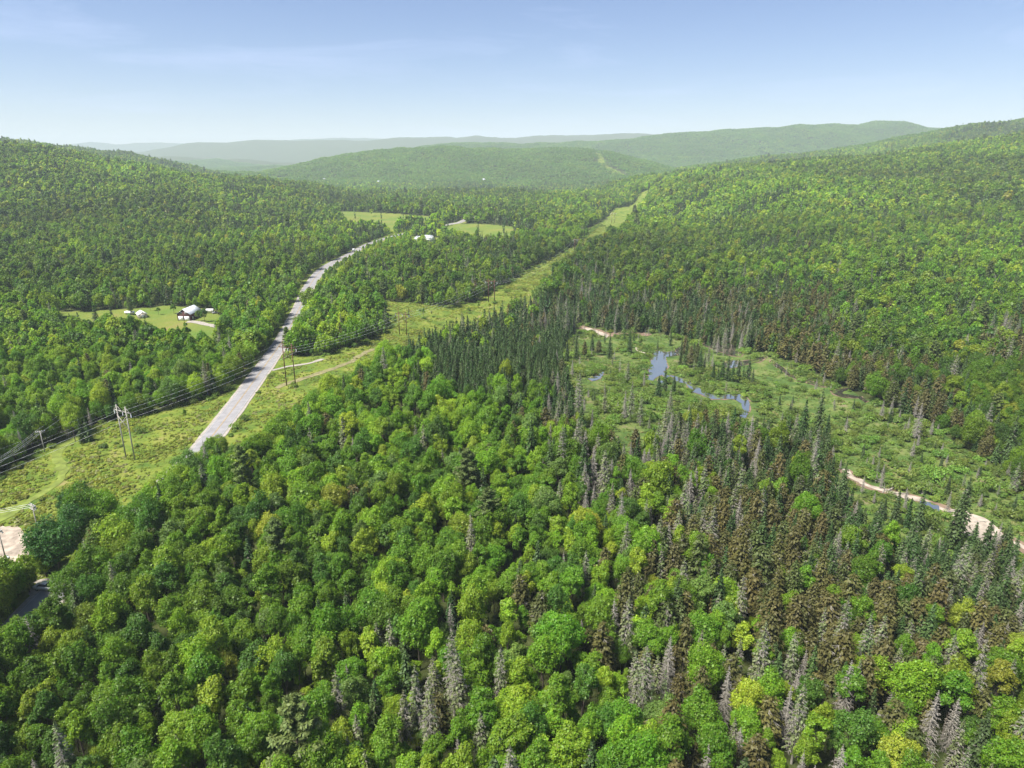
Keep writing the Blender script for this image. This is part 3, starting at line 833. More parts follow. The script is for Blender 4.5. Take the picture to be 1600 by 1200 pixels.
SP = [(14.5, 2.8, 1.0, 0.1), (17.0, 3.3, 1.5, 0.2), (13.0, 2.4, 0.8, 0.1), (15.5, 2.6, 2.5, 0.25), (10.5, 2.3, 0.5, 0.05), (14.0, 3.2, 1.5, 0.4)]
mk = []
for i, (h, ra, ba, ro) in enumerate(SP):
    mk.append((lambda i=i, h=h, ra=ra, ba=ba, ro=ro: conifer(400 + i, h, ra, ba, 30, 10, 9, 0.62, 0.93, 0.28, ro, 0.03),
               lambda i=i, h=h, ra=ra, ba=ba, ro=ro: conifer(420 + i, h, ra, ba, 17, 7, 4, 1.15, 0.95, 0.28, ro),
               lambda i=i, h=h, ra=ra, ba=ba, ro=ro: conifer(440 + i, h, ra, ba, 9, 5, 2, 2.1, 1, 0.28, ro), h, ra))
build_kind('spruce', mk, [M_NEEDLE, M_DEADWOOD], M_BARK)
FR = [(13.5, 3.2, 3.0, 0.85), (12.0, 3.0, 2.5, 1.0), (15.0, 3.4, 4.0, 0.8), (14.0, 2.8, 4.0, 0.8), (12.5, 3.7, 3.0, 1.1)]
mk = []
for i, (h, ra, ba, ro) in enumerate(FR):
    mk.append((lambda i=i, h=h, ra=ra, ba=ba, ro=ro: conifer(500 + i, h, ra, ba, 24, 11, 10, 0.60, 0.94, 0.10, ro, 0.05, 0.35),
               lambda i=i, h=h, ra=ra, ba=ba, ro=ro: conifer(520 + i, h, ra, ba, 14, 7, 5, 1.1, 0.95, 0.10, ro, 0.0, 0.3),
               lambda i=i, h=h, ra=ra, ba=ba, ro=ro: conifer(540 + i, h, ra, ba, 7, 5, 3, 1.9, 1, 0.1, ro), h, ra))
build_kind('fir', mk, [M_NEEDLE, M_DEADWOOD], M_BARK)
GS = [(16.0, 2.5, 3.0), (14.5, 2.2, 2.0), (18.0, 2.7, 4.5), (13.0, 2.2, 1.5)]
mk = []
for i, (h, ra, ba) in enumerate(GS):
    mk.append((lambda i=i, h=h, ra=ra, ba=ba: conifer(600 + i, h, ra, ba, 32, 10, 7, 0.50, 0.85, 0.32, 0.25, 0.42, 0.3),
               lambda i=i, h=h, ra=ra, ba=ba: conifer(620 + i, h, ra, ba, 20, 7, 3, 0.95, 0.9, 0.32, 0.2, 0.4),
               lambda i=i, h=h, ra=ra, ba=ba: conifer(640 + i, h, ra, ba, 9, 5, 2, 1.7, 0.9, 0.32, 0.2, 0.1), h, ra))
build_kind('grey_spruce', mk, [M_NEEDLE, M_DEADWOOD], M_DEADWOOD)
DT = [(15.0, 2.3, 2.0), (13.0, 2.0, 1.5), (11.0, 1.5, 2.5), (16.5, 2.4, 3.0)]
mk = []
for i, (h, ra, ba) in enumerate(DT):
    mk.append((lambda i=i, h=h, ra=ra, ba=ba: conifer(700 + i, h, ra, ba, 34, 9, 1, 0.3, 0.12, 0.40, 0.1, 0.92, 0.4),
               lambda i=i, h=h, ra=ra, ba=ba: conifer(720 + i, h, ra, ba, 22, 6, 1, 0.6, 0.12, 0.40, 0.1, 0.92, 0.4),
               lambda i=i, h=h, ra=ra, ba=ba: conifer(740 + i, h, ra, ba, 12, 4, 1, 0.9, 0.3, 0.40, 0.1, 0.8, 0.4), h, ra))
build_kind('dead', mk, [M_NEEDLE, M_DEADWOOD], M_DEADWOOD)
build_kind('pine', [(lambda i=i: pine(800 + i, 20 - 2 * i, 5.0 - 0.5 * i, 4.0, 13000, 0.33), lambda i=i: pine(820 + i, 20 - 2 * i, 5.0 - 0.5 * i, 4.0, 2600, 0.75),
                     lambda i=i: pine(840 + i, 20 - 2 * i, 5.0 - 0.5 * i, 4.0, 400, 2.0), 20 - 2 * i, 5.0 - 0.5 * i) for i in range(2)], [M_NEEDLE], M_BARK)
SHRUBS = [shrub(900 + i, 1.5 + 0.35 * i, 1.5 + 0.25 * i, 420, 0.34).mesh('shrub_leaves', [M_LEAF]) for i in range(4)]
SHRUB_STEM = stems(950, 7, 1.2, 1.2).mesh('shrub_stem', [M_BARK])
PLANTS = [shrub(960 + i, 0.9, 0.55 + 0.12 * i, 60, 0.42).mesh('meadow_plant_leaves', [M_LEAF]) for i in range(4)]

# tints (base colours) of a kind
def tints(kind, m, r, X=None, Y=None):
    if kind == 'broadleaf':
        pal = np.array([(0.070, 0.140, 0.011), (0.092, 0.168, 0.012), (0.120, 0.190, 0.014), (0.152, 0.212, 0.018), (0.052, 0.110, 0.016), (0.086, 0.140, 0.032), (0.180, 0.205, 0.026)])
        p = np.array([.25, .25, .20, .12, .12, .05, .01])
        t = pal[r.choice(len(pal), m, p=p)]
        if Y is not None:   # stands of one species run together
            patch = np.sin(X / 37.0 + 1.3 * np.sin(Y / 53.0)) * np.sin(Y / 61.0 + X / 140.0)
            big = np.sin(X / 140.0 + 1.9 * np.sin(Y / 230.0) + 0.7) * np.sin(Y / 170.0 + 1.1 * np.sin(X / 310.0))
            t = t * (1 + 0.16 * patch + 0.32 * big)[:, None]
    elif kind == 'spruce': t = np.array([(0.039, 0.067, 0.023)]) * np.ones((m, 1)) + r.uniform(-1, 1, (m, 1)) * np.array([[0.012, 0.012, 0.006]])
    elif kind == 'fir': t = np.where(r.random((m, 1)) < 0.7, np.array([[0.070, 0.064, 0.024]]), np.array([[0.050, 0.062, 0.020]])) * np.ones((m, 1))
    elif kind == 'grey_spruce': t = np.array([(0.098, 0.118, 0.058)]) * np.ones((m, 1))
    elif kind == 'dead': t = np.array([(0.15, 0.135, 0.085)]) * np.ones((m, 1))
    elif kind == 'pine': t = np.array([(0.085, 0.120, 0.038)]) * np.ones((m, 1))
    return t * r.uniform(0.82, 1.18, (m, 1)) * r.uniform(0.93, 1.07, (m, 3))

# ------------------------------------------------------------------ where the trees stand
MAP_ROWS = {  # what grows where: stands read off the photograph, 50 px columns; the rows give the line of sight's height
 200: 'BBBBBBBBBBBBBBBBBBBBBBBBBBBBBBBB',
 250: 'BBBBBBBBBBBBBBBBBBBBBBBBBBBBBBBB',
 300: 'BBBBBBbbbbMMMMMMMbbBBBBBBBBBBBBB',
 350: 'BBBbbbMMMMMMMMMSMbBBBBBBMMbBBBBB',
 400: 'bbbbbMbbMMMMMMMMMMSMMbMMMMMMMMMM',
 450: 'bbMbMBbBMBBBMMSSSSSSSSNSNNMMbbMM',
 500: 'BBBBBBBBBBBBPPPPPPSSSSSSNNMMBBBN',
 550: 'BBbBBBBBBBBBBPPPPPSSSSSSNNNNMMBB',
 600: 'bbbMBBBBBBBBBBBBBDDDDSSSSNNNSNMb',
 650: 'bMMBBBBBBBBBBBBBBDDDDDSSSSSDDDDM',
 700: 'BBBBBBBBBBBBBBBBBBDDLNSSSSSSDDDD',
 750: 'BBBBBBBBBBBBBBBBBBlLLNNNNSSSSSDD',
 800: 'BBBBBBBBBBBBBBBBBBlLLNNNNNSSSSSS',
 850: 'BBBBBBBBBBBBBBllllBLNNNNNNNNSSSS',
 900: 'BBBBBBBBBBBBBmmmmBBLNNLNNNNNNNSS',
 950: 'BBBBBBBBBBBBlmmlBBBLNNLLNNLNNNLN',
 1000: 'BBBlBBBBBBlBlllBBBBLLLLLLNNLNLLL',
 1050: 'BBBBBBBBBBlBllllBBBlLLLLLLLLLLLl',
 1100: 'BBlBBlBBBBBlllllBBBlLLLLLLLLLLll',
 1150: 'BlBBBBlBBBllBlllBBllLLLLLLLLLlll',
 1200: 'BlBBBBBBBlllBlllBBllLLLLLLLLllll'}
KINDS_ = ['broadleaf', 'spruce', 'fir', 'dead', 'grey_spruce', 'pine']
MIX = {'B': (.92, .035, .012, .008, .02, .005), 'b': (.86, .09, .01, .005, .03, .005), 'M': (.57, .34, .03, .015, .04, .005), 'S': (.09, .68, .09, .05, .09, 0), 'P': (0, 1, 0, 0, 0, 0),
       'N': (.20, .13, .56, .03, .08, 0), 'D': (.22, .30, .13, .17, .18, 0), 'L': (.43, .06, .25, .10, .16, 0), 'l': (.66, .12, .03, .05, .14, 0), 'm': (.52, .38, .05, .02, .03, 0)}
_keys = sorted(MAP_ROWS)
def zone_of(px, py, r):
    """letter of the stand at a pixel, with dithered borders"""
    px = px + r.normal(0, 22, len(px)); py = py + r.normal(0, 16, len(py))
    row = np.clip(((py - _keys[0]) / 50.0).astype(int), 0, len(_keys) - 1)
    col = np.clip((px / 50).astype(int), 0, 31)
    grid = np.array([list(MAP_ROWS[k]) for k in _keys])
    return grid[row, col]

def scatter(y0, y1, step, r):
    xs = np.arange(-0.92 * y1 - 60, 0.92 * y1 + 60, step); ys = np.arange(y0, y1, step)
    X, Y = np.meshgrid(xs, ys); X = X + (np.arange(len(ys)) % 2)[:, None] * step * 0.5
    X = (X + r.uniform(-0.42, 0.42, X.shape) * step).ravel(); Y = (Y + r.uniform(-0.42, 0.42, Y.shape) * step).ravel()
    Z = height(X, Y)
    px, py, dep = project(X, Y, Z + 10)
    k = (px > -190) & (px < 1790) & (py < 1330) & (dep > 5)
    return X[k], Y[k], Z[k], px[k], py[k], dep[k]

TREES = {k: [] for k in KINDS_}     # rows: x, y, z, scale, rot, variant, depth, px, py
def plant(y0, y1, step, r, only=None, size=1.0):
    X, Y, Z, px, py, dep = scatter(y0, y1, step, r)
    keep = ~is_open(X, Y)
    X, Y, Z, px, py, dep = [a[keep] for a in (X, Y, Z, px, py, dep)]
    zn = zone_of(px, py, r)
    if only and only != 'ALL':
        k = np.isin(zn, list(only)); X, Y, Z, px, py, dep, zn = [a[k] for a in (X, Y, Z, px, py, dep, zn)]
    u = r.random(len(X))
    cum = np.array([np.cumsum(MIX[z]) for z in zn]) if len(zn) else np.zeros((0, 6))
    kind = (u[:, None] > cum).sum(1).clip(0, 5)
    # dark conifer stands run through the broadleaf slopes
    stand = np.sin(X / 55.0 + 2.0 * np.sin(Y / 120.0)) * np.sin(Y / 70.0 + 1.6 * np.sin(X / 95.0))
    kind = np.where((kind == 0) & (Y > 430) & (stand > np.where((X < -60) & (Y < 1000), 0.66, np.where(Y > 1000, 0.66, 0.48))) & (r.random(len(X)) < 0.62), 1, kind)
    for i, kn in enumerate(KINDS_):
        s = kind == i
        if only and only != 'ALL' and kn == 'broadleaf': continue
        if only == 'ALL' and kn != 'broadleaf': continue
        m = int(s.sum())
        if not m: continue
        nv = len(PROTO[kn])
        var = r.integers(0, nv - 2 if kn == 'broadleaf' else nv, m)
        if kn == 'broadleaf':
            e = np.zeros(m, bool)
            for ax, ay in ((9, 0), (-9, 0), (0, 9), (0, -9)): e |= is_open(X[s] + ax, Y[s] + ay)
            var = np.where(e, r.integers(nv - 2, nv, m), var)
        sc = size * r.uniform(0.62, 1.05, m)
        if kn in ('spruce',): sc = sc * np.where(zn[s] == 'm', 0.62, np.where(zn[s] == 'P', 0.80, 0.95))
        if kn == 'broadleaf': sc = sc * np.where(r.random(m) < 0.22, 0.70, 1.0) * np.where(Y[s] < 420, 0.88, 0.97)
        TREES[kn].append(np.stack([X[s], Y[s], Z[s], sc, r.uniform(0, 6.283, m), var, dep[s], px[s], py[s]], 1))
rt = np.random.default_rng(21)
plant(55, 420, 4.1, rt)
plant(55, 950, 5.4, rt, only='ALL', size=0.52)
plant(55, 420, 4.6, rt, only='SPNDm', size=0.9)
plant(420, 950, 5.5, rt)
plant(420, 950, 5.2, rt, only='SPN', size=0.9)
plant(950, 1700, 6.2, rt, size=1.15)
plant(1700, 2700, 7.2, rt, size=1.25)
# young growth between the far bend of the road and the wood
_x0, _y0 = ROADSIDE.min(0); _x1, _y1 = ROADSIDE.max(0)
X, Y = np.meshgrid(np.arange(_x0, _x1, 4.6), np.arange(_y0, _y1, 4.6)); X = (X + rt.uniform(-2, 2, X.shape)).ravel(); Y = (Y + rt.uniform(-2, 2, Y.shape)).ravel()
k = inside(X, Y, ROADSIDE) & (seg_dist(X, Y, ROAD) > 7.5) & (rt.random(len(X)) < 0.75); X, Y = X[k], Y[k]; Z = height(X, Y); px, py, dep = project(X, Y, Z + 3)
TREES['broadleaf'].append(np.stack([X, Y, Z, rt.uniform(0.22, 0.50, len(X)), rt.uniform(0, 6.28, len(X)), np.full(len(X), 9.0), dep, px, py], 1))
# stunted and dead trees standing out in the wetland
_x0, _y0 = WETLAND.min(0); _x1, _y1 = WETLAND.max(0)
for kn, cnt, a0, a1 in (('dead', 260, .22, .55), ('grey_spruce', 90, .2, .45), ('spruce', 120, .15, .42)):
    X = rt.uniform(_x0, _x1, cnt); Y = rt.uniform(_y0, _y1, cnt)
    edge_ = np.zeros(cnt, bool)
    for ax, ay in ((22, 0), (-22, 0), (0, 22), (0, -22)): edge_ |= ~inside(X + ax, Y + ay, WETLAND)
    k = inside(X, Y, WETLAND) & (edge_ | (rt.random(cnt) < 0.3))
    for p in [poly_at(w_) for w_ in WATER]:
        for dy in (0, 4, 9, 15, 22): k &= ~inside(X, Y + dy, p)
    X, Y = X[k], Y[k]; Z = height(X, Y); px, py, dep = project(X, Y, Z + 3)
    TREES[kn].append(np.stack([X, Y, Z, rt.uniform(a0, a1, len(X)), rt.uniform(0, 6.28, len(X)), rt.integers(0, len(PROTO[kn]), len(X)).astype(float), dep, px, py], 1))
TREES = {k: np.concatenate(v) for k, v in TREES.items()}

# single trees out in the open, traced one by one: kind, px, py of the foot, height scale, variant
SOLO = [('spruce', 130, 692, .75, 0), ('spruce', 139, 690, .95, 4), ('broadleaf', 118, 690, .8, 3), ('dead', 143, 668, .6, 1),
        ('broadleaf', 95, 893, 1.05, 8), ('broadleaf', 124, 850, .85, 8), ('broadleaf', 112, 812, .7, 9), ('broadleaf', 262, 790, .55, 7), ('broadleaf', 290, 655, .35, 5),
        ('broadleaf', 662, 495, .45, 5), ('spruce', 639, 496, .42, 0), ('spruce', 605, 496, .22, 2), ('spruce', 612, 497, .22, 4), ('spruce', 618, 495, .25, 2), ('spruce', 609, 480, .25, 4), ('broadleaf', 598, 483, .40, 3), ('spruce', 674, 490, .2, 2),
        ('broadleaf', 748, 482, .30, 5), ('broadleaf', 765, 483, .28, 7), ('spruce', 747, 362, 1.0, 1), ('spruce', 787, 364, 1.05, 5), ('broadleaf', 581, 338, .9, 0), ('spruce', 555, 342, .9, 1), ('spruce', 596, 343, .8, 3),
        ('broadleaf', 272, 490, .5, 1), ('broadleaf', 286, 480, .5, 3), ('broadleaf', 310, 502, .42, 0), ('broadleaf', 320, 503, .5, 4), ('pine', 205, 492, .55, 0), ('spruce', 112, 512, .75, 2), ('spruce', 124, 508, .85, 4), ('spruce', 153, 515, 1.0, 1), ('spruce', 178, 512, .9, 0),
        ('broadleaf', 236, 486, .6, 5), ('broadleaf', 248, 492, .35, 7),
        ('spruce', 983, 552, .85, 3), ('spruce', 990, 536, .5, 0), ('spruce', 1047, 540, .65, 2), ('grey_spruce', 980, 600, .75, 0), ('fir', 935, 555, .8, 1), ('spruce', 925, 552, .85, 0), ('spruce', 952, 560, .8, 1), ('fir', 913, 562, .7, 3), ('spruce', 900, 562, .8, 1), ('spruce', 886, 566, .8, 2),
        ('spruce', 1063, 570, .75, 1), ('spruce', 1071, 573, .85, 0), ('fir', 1078, 575, .85, 0), ('fir', 1087, 578, .9, 3), ('spruce', 1093, 580, .8, 3), ('grey_spruce', 1100, 578, .7, 1), ('grey_spruce', 1106, 572, .6, 2), ('fir', 1069, 562, .8, 2), ('spruce', 1083, 566, .8, 2), ('dead', 1112, 580, .6, 0),
        ('spruce', 1114, 592, .6, 0), ('spruce', 1121, 594, .6, 2), ('spruce', 1128, 593, .75, 3), ('spruce', 1136, 595, .7, 1), ('spruce', 1144, 596, .6, 0), ('spruce', 1152, 597, .75, 3), ('spruce', 1160, 598, .65, 2), ('spruce', 1168, 598, .7, 1), ('spruce', 1175, 601, .55, 0),
        ('grey_spruce', 1115, 552, .8, 0), ('dead', 1120, 555, .8, 3), ('grey_spruce', 1130, 556, .95, 2), ('dead', 1157, 548, .8, 0),
        ('dead', 1430, 688, .95, 0), ('dead', 1424, 716, .55, 1), ('dead', 1478, 727, .4, 2), ('spruce', 1347, 716, .45, 2), ('dead', 1373, 715, .35, 1), ('dead', 1300, 585, .7, 0), ('dead', 1391, 650, .55, 1), ('dead', 1412, 677, .4, 2), ('dead', 1454, 680, .5, 1), ('dead', 1464, 678, .45, 2),
        ('spruce', 1478, 777, .55, 0), ('spruce', 1510, 776, .6, 4), ('grey_spruce', 1582, 770, .8, 1), ('spruce', 1574, 770, .7, 0), ('dead', 1530, 792, .4, 1), ('spruce', 1554, 733, .3, 2),
        ('spruce', 1432, 830, .95, 0), ('spruce', 1416, 826, .7, 2), ('spruce', 1494, 846, 1.25, 1), ('spruce', 1486, 862, 1.05, 3), ('spruce', 1379, 812, .6, 2), ('spruce', 1396, 822, .75, 0), ('spruce', 1536, 862, .55, 0), ('spruce', 1548, 868, .6, 2), ('spruce', 1565, 872, .6, 4), ('spruce', 1515, 870, .75, 3),
        ('grey_spruce', 1045, 660, .75, 2), ('grey_spruce', 985, 655, .8, 0), ('grey_spruce', 944, 645, .7, 1), ('dead', 975, 660, .8, 3), ('grey_spruce', 1000, 665, .8, 1), ('dead', 925, 665, .5, 1),
        ('spruce', 1038, 612, .75, 0), ('spruce', 1028, 622, .85, 2), ('spruce', 1052, 618, .65, 3), ('spruce', 1275, 690, 1.2, 1), ('spruce', 1252, 690, 1.15, 0), ('spruce', 1287, 706, 1.0, 3),
        ('pine', 478, 1262, 1.12, 0), ('pine', 765, 760, .72, 1), ('dead', 1300, 1255, .9, 0), ('dead', 1385, 1135, .8, 1), ('dead', 1363, 1170, .9, 2), ('dead', 1440, 1190, .85, 3), ('grey_spruce', 1340, 1075, 1.0, 0), ('grey_spruce', 1230, 1075, 1.0, 1),
        ('dead', 918, 790, .8, 1), ('dead', 907, 1020, .8, 2), ('dead', 1020, 882, .7, 1), ('grey_spruce', 1150, 1000, .9, 2)]
solo_rows = {k: [] for k in KINDS_}
for k, px, py, sc, var in SOLO:
    p = at(px, py); z = h1(*p); q = project(np.array([p[0]]), np.array([p[1]]), np.array([z + 8]))
    solo_rows[k].append([p[0], p[1], z, sc, rt.uniform(0, 6.28), var % len(PROTO[k]), float(q[2][0]), float(q[0][0]), float(q[1][0])])
for k, rows in solo_rows.items():
    if not rows: continue
    S_ = np.array(rows)
    if len(TREES[k]): # clear the ground right under a traced tree
        for kk in KINDS_:
            T_ = TREES[kk]
            d2 = ((T_[:, None, :2] - S_[None, :, :2]) ** 2).sum(-1).min(1)
            TREES[kk] = T_[d2 > 2.5 ** 2]
    TREES[k] = np.concatenate([S_, TREES[k]])

# ------------------------------------------------------------------ single trees (the ones that show largest) and the forest beyond
LIMIT = {'broadleaf': 300, 'spruce': 300, 'fir': 300, 'dead': 220, 'grey_spruce': 260, 'pine': 12}
INFO = {'broadleaf': ('broadleaf_tree', 'tree', 'broadleaf trees of the near forest'), 'spruce': ('spruce_tree', 'tree', 'dark green spruces'), 'fir': ('fir_tree', 'tree', 'brown-tinged firs'),
        'dead': ('dead_tree', 'dead tree', 'bare dead spruces'), 'grey_spruce': ('grey_spruce_tree', 'tree', 'thinning grey spruces'), 'pine': ('pine_tree', 'tree', 'white pines')}
ONES = 'zero one two three four five six seven eight nine ten eleven twelve thirteen fourteen fifteen sixteen seventeen eighteen nineteen'.split()
TENS = 'zero ten twenty thirty forty fifty sixty seventy eighty ninety'.split()
def in_words(q):
    q = int(min(max(q, 1), 99))
    return ONES[q] if q < 20 else TENS[q // 10] + ('-' + ONES[q % 10] if q % 10 else '')
def hundredths(px, py): return in_words(px / 16.0) + ' hundredths across, ' + in_words(py / 12.0) + ' down'
def place_words(px, py):
    if py > 1120: row = 'at the bottom edge'
    elif py > 1050: row = 'low in the forest'
    elif py > 980: row = 'in the lower forest'
    elif py > 900: row = 'in the middle forest'
    elif py > 820: row = 'in the upper near forest'
    elif py > 720: row = 'below the wetland and meadow' if px < 1250 else 'by the sandy creek'
    elif px > 870: row = 'along the wetland'
    elif px > 560: row = 'near the power line meadow'
    else: row = 'beside the road and meadow'
    return row + ', ' + hundredths(px, py)
def looks(kind, t, sc, h, r):
    hh = sc * h
    if kind == 'broadleaf':
        c = 'yellow-green' if t[0] / t[1] > 0.62 else ('deep green' if t[1] < 0.115 else ('mid green' if t[1] < 0.16 else 'bright green'))
        return c + ' ' + ('broad' if sc * r > 4.6 else ('slim' if sc * r < 3.0 else 'rounded')) + ' broadleaf tree'
    size = 'tall' if hh > 14 else ('small' if hh < 9 else 'middling')
    return size + ' ' + {'spruce': 'dark green pointed spruce', 'fir': 'brown-topped fir', 'dead': 'bare grey dead spruce', 'grey_spruce': 'thin grey-green spruce', 'pine': 'pale olive white pine'}[kind]

STUFF = {}
rl = np.random.default_rng(5)
for kind in KINDS_:
    T_ = TREES[kind]
    P_ = PROTO[kind]
    hs = np.array([p['h'] for p in P_])[T_[:, 5].astype(int)] * T_[:, 3]; rs = np.array([p['r'] for p in P_])[T_[:, 5].astype(int)] * T_[:, 3]
    tint = tints(kind, len(T_), rl, T_[:, 0], T_[:, 1])
    if kind == 'broadleaf':      # yellow-green hillside trees, tint also raised for light lost to self-shadowing of coarse leaves
        hill = smooth(430, 900, T_[:, 1])[:, None]; tint = tint * (1 + hill * np.array([[0.30, 0.20, 0.10]]))
    for q_, row_ in enumerate(solo_rows[kind]):      # the big maple by the gravel lot is a deep, even green
        if kind == 'broadleaf' and row_[7] < 150 and row_[8] > 700: tint[q_] = (0.036, 0.100, 0.020)
    px, py, dep = project(T_[:, 0], T_[:, 1], T_[:, 2] + hs * 0.8)
    infr = (px > 8) & (px < 1592) & (py > 0) & (py < 1188)
    big = np.where(infr, rs * hs / dep ** 2, 0)
    big[: len(solo_rows[kind])] *= 4
    order = np.argsort(-big)
    pick = order[:LIMIT[kind]]; pick = pick[infr[pick]]
    single = np.zeros(len(T_), bool); single[pick] = True
    name, cat, grp = INFO[kind]
    for i in pick:
        v = int(T_[i, 5])
        o = empty(name, (T_[i, 0], T_[i, 1], T_[i, 2]), T_[i, 4], T_[i, 3])
        o.scale = T_[i, 3] * rl.uniform(0.84, 1.12), T_[i, 3] * rl.uniform(0.84, 1.12), T_[i, 3] * rl.uniform(0.90, 1.16)
        tag(o, looks(kind, tint[i], T_[i, 3], P_[v]['h'], P_[v]['r']) + ' ' + place_words(px[i], py[i]), cat, grp)
        c = mobj('crown', P_[v]['crown'], o); c['tint'] = [float(q) for q in tint[i]]
        mobj('trunk', P_[v]['trunk'], o)
    STUFF[kind] = (T_[~single], tint[~single], dep[~single])

def scatter_object(name, protos, pts, rot, scl, idx, tint, label, cat='forest'):
    """ONE object that carries the rest of a kind: a point cloud whose points carry the shapes (geometry nodes)"""
    me = bpy.data.meshes.new(name)
    me.vertices.add(len(pts)); me.vertices.foreach_set('co', np.asarray(pts, np.float32).reshape(-1))
    rot = np.asarray(rot, np.float32)
    if rot.ndim == 1: rot = np.stack([rot * 0, rot * 0, rot], 1)
    a = me.attributes.new('turn', 'FLOAT_VECTOR', 'POINT'); a.data.foreach_set('vector', rot.reshape(-1))
    a = me.attributes.new('size', 'FLOAT_VECTOR', 'POINT'); a.data.foreach_set('vector', np.asarray(scl, np.float32).reshape(-1))
    a = me.attributes.new('which', 'INT', 'POINT'); a.data.foreach_set('value', np.asarray(idx, np.int32))
    a = me.attributes.new('tint', 'FLOAT_VECTOR', 'POINT'); a.data.foreach_set('vector', np.asarray(tint, np.float32).reshape(-1))
    ng = bpy.data.node_groups.new(name, 'GeometryNodeTree')
    ng.interface.new_socket('Geometry', in_out='INPUT', socket_type='NodeSocketGeometry'); ng.interface.new_socket('Geometry', in_out='OUTPUT', socket_type='NodeSocketGeometry')
    N, L = ng.nodes, ng.links
    gi, go = N.new('NodeGroupInput'), N.new('NodeGroupOutput')
    jn = N.new('GeometryNodeJoinGeometry')
    def named(nm, ty):
        x = N.new('GeometryNodeInputNamedAttribute'); x.data_type = ty; x.inputs['Name'].default_value = nm
        return [s for s in x.outputs if s.enabled and s.name == 'Attribute'][0]
    s_turn, s_size, s_which = named('turn', 'FLOAT_VECTOR'), named('size', 'FLOAT_VECTOR'), named('which', 'INT')
    holder = bpy.data.collections.new(name + '_shapes')
    used = set(np.unique(idx).tolist())
    for i, pm in enumerate(protos):
        if i not in used: continue
        po = bpy.data.objects.new(name + '_shape', pm); holder.objects.link(po)
        oi = N.new('GeometryNodeObjectInfo'); oi.inputs['Object'].default_value = po; oi.inputs['As Instance'].default_value = False
        cmp_ = N.new('FunctionNodeCompare'); cmp_.data_type = 'INT'; cmp_.operation = 'EQUAL'
        ins = [s for s in cmp_.inputs if s.enabled]
        L.new(s_which, ins[0]); ins[1].default_value = i
        ip = N.new('GeometryNodeInstanceOnPoints')
        L.new(gi.outputs[0], ip.inputs['Points']); L.new(cmp_.outputs[0], ip.inputs['Selection']); L.new(oi.outputs['Geometry'], ip.inputs['Instance'])
        L.new(s_turn, ip.inputs['Rotation']); L.new(s_size, ip.inputs['Scale'])
        L.new(ip.outputs[0], jn.inputs[0])
    L.new(jn.outputs[0], go.inputs[0])
    o = mobj(name, me)
    md = o.modifiers.new('scatter', 'NODES'); md.node_group = ng
    return tag(o, label, cat, kind='stuff')

NEAR_D, MID_D = 330.0, 900.0
LAB = {'broadleaf': ('broadleaf_forest', 'green broadleaf forest covering the slopes and hills behind the near trees'), 'spruce': ('spruce_forest', 'dark green spruces massed through the valley forest'),
       'fir': ('fir_forest', 'brown-tinged firs mixed through the forest beyond the wetland'), 'dead': ('dead_tree_forest', 'bare grey dead trees scattered through the far forest'),
       'grey_spruce': ('grey_spruce_forest', 'thinning grey-green spruces scattered through the far forest'), 'pine': ('pine_forest', 'pale pines scattered through the far forest')}
for kind in KINDS_:
    T_, ti_, dep = STUFF[kind]
    if not len(T_): continue
    P_ = PROTO[kind]; nv = len(P_)
    lod = np.where(dep < NEAR_D, 0, np.where(dep < MID_D, 1, 2))
    protos = [p['full'] for p in P_] + [p['mid'] for p in P_] + [p['low'] for p in P_]
    s = T_[:, 3:4] * np.ones((1, 3)) * np.stack([rl.uniform(0.84, 1.12, len(T_)), rl.uniform(0.84, 1.12, len(T_)), rl.uniform(0.9, 1.16, len(T_))], 1)
    scatter_object(LAB[kind][0], protos, T_[:, :3], T_[:, 4], s, lod * nv + T_[:, 5].astype(int), ti_, LAB[kind][1])

# ------------------------------------------------------------------ far hills: stands of forest a few tens of metres across
PATCH = 40.0
def patch_mesh(seed):
    r = np.random.default_rng(seed); A = Acc()
    g = np.arange(-PATCH / 2, PATCH / 2, 8.5)
    for x in g:
        for y in g:
            cx_, cy_ = x + r.uniform(0, 8), y + r.uniform(0, 8); h = r.uniform(9, 16); ra = r.uniform(3.2, 5.4)
            con = r.random() < 0.16
            m = 14
            d = unit(r.normal(size=(m, 3))); d[:, 2] = np.abs(d[:, 2])
            if con: P = np.array([cx_, cy_, 2]) + np.stack([d[:, 0] * 2.2, d[:, 1] * 2.2, d[:, 2] * 13], -1) * np.array([1, 1, 1]); sz = 2.6
            else: P = np.array([cx_, cy_, h - ra * 0.9]) + d * ra * np.array([1, 1, 0.85]); sz = 3.4
            V_, Q_ = leaf_quads(P, unit(d + np.array([0, 0, 0.25]) + r.normal(0, 0.25, d.shape)), sz * r.uniform(0.8, 1.2, m), 1.1, r)
            A.quads(V_, Q_, np.full(m, np.clip(r.normal(0.12 if con else 0.55, 0.12), 0, 1)), 0)
    return A.mesh('far_stand', [M_LEAF])
far_protos = [patch_mesh(1200 + i) for i in range(6)]
pp = []
for (y0, y1, st) in [(2640, 6200, 31.0)]:
    X, Y, Z, px, py, dep = scatter(y0, y1, st, rt)
    k = ~is_open(X, Y); pp.append(np.stack([X, Y, Z, dep], 1)[k])
pp = np.concatenate(pp)
ft = tints('broadleaf', len(pp), rl, pp[:, 0], pp[:, 1]) * 0.35 + 0.65 * np.array([[0.078, 0.150, 0.020]])
e_ = 12.0
sx_ = (height(pp[:, 0] + e_, pp[:, 1]) - height(pp[:, 0] - e_, pp[:, 1])) / (2 * e_); sy_ = (height(pp[:, 0], pp[:, 1] + e_) - height(pp[:, 0], pp[:, 1] - e_)) / (2 * e_)
far_rot = []
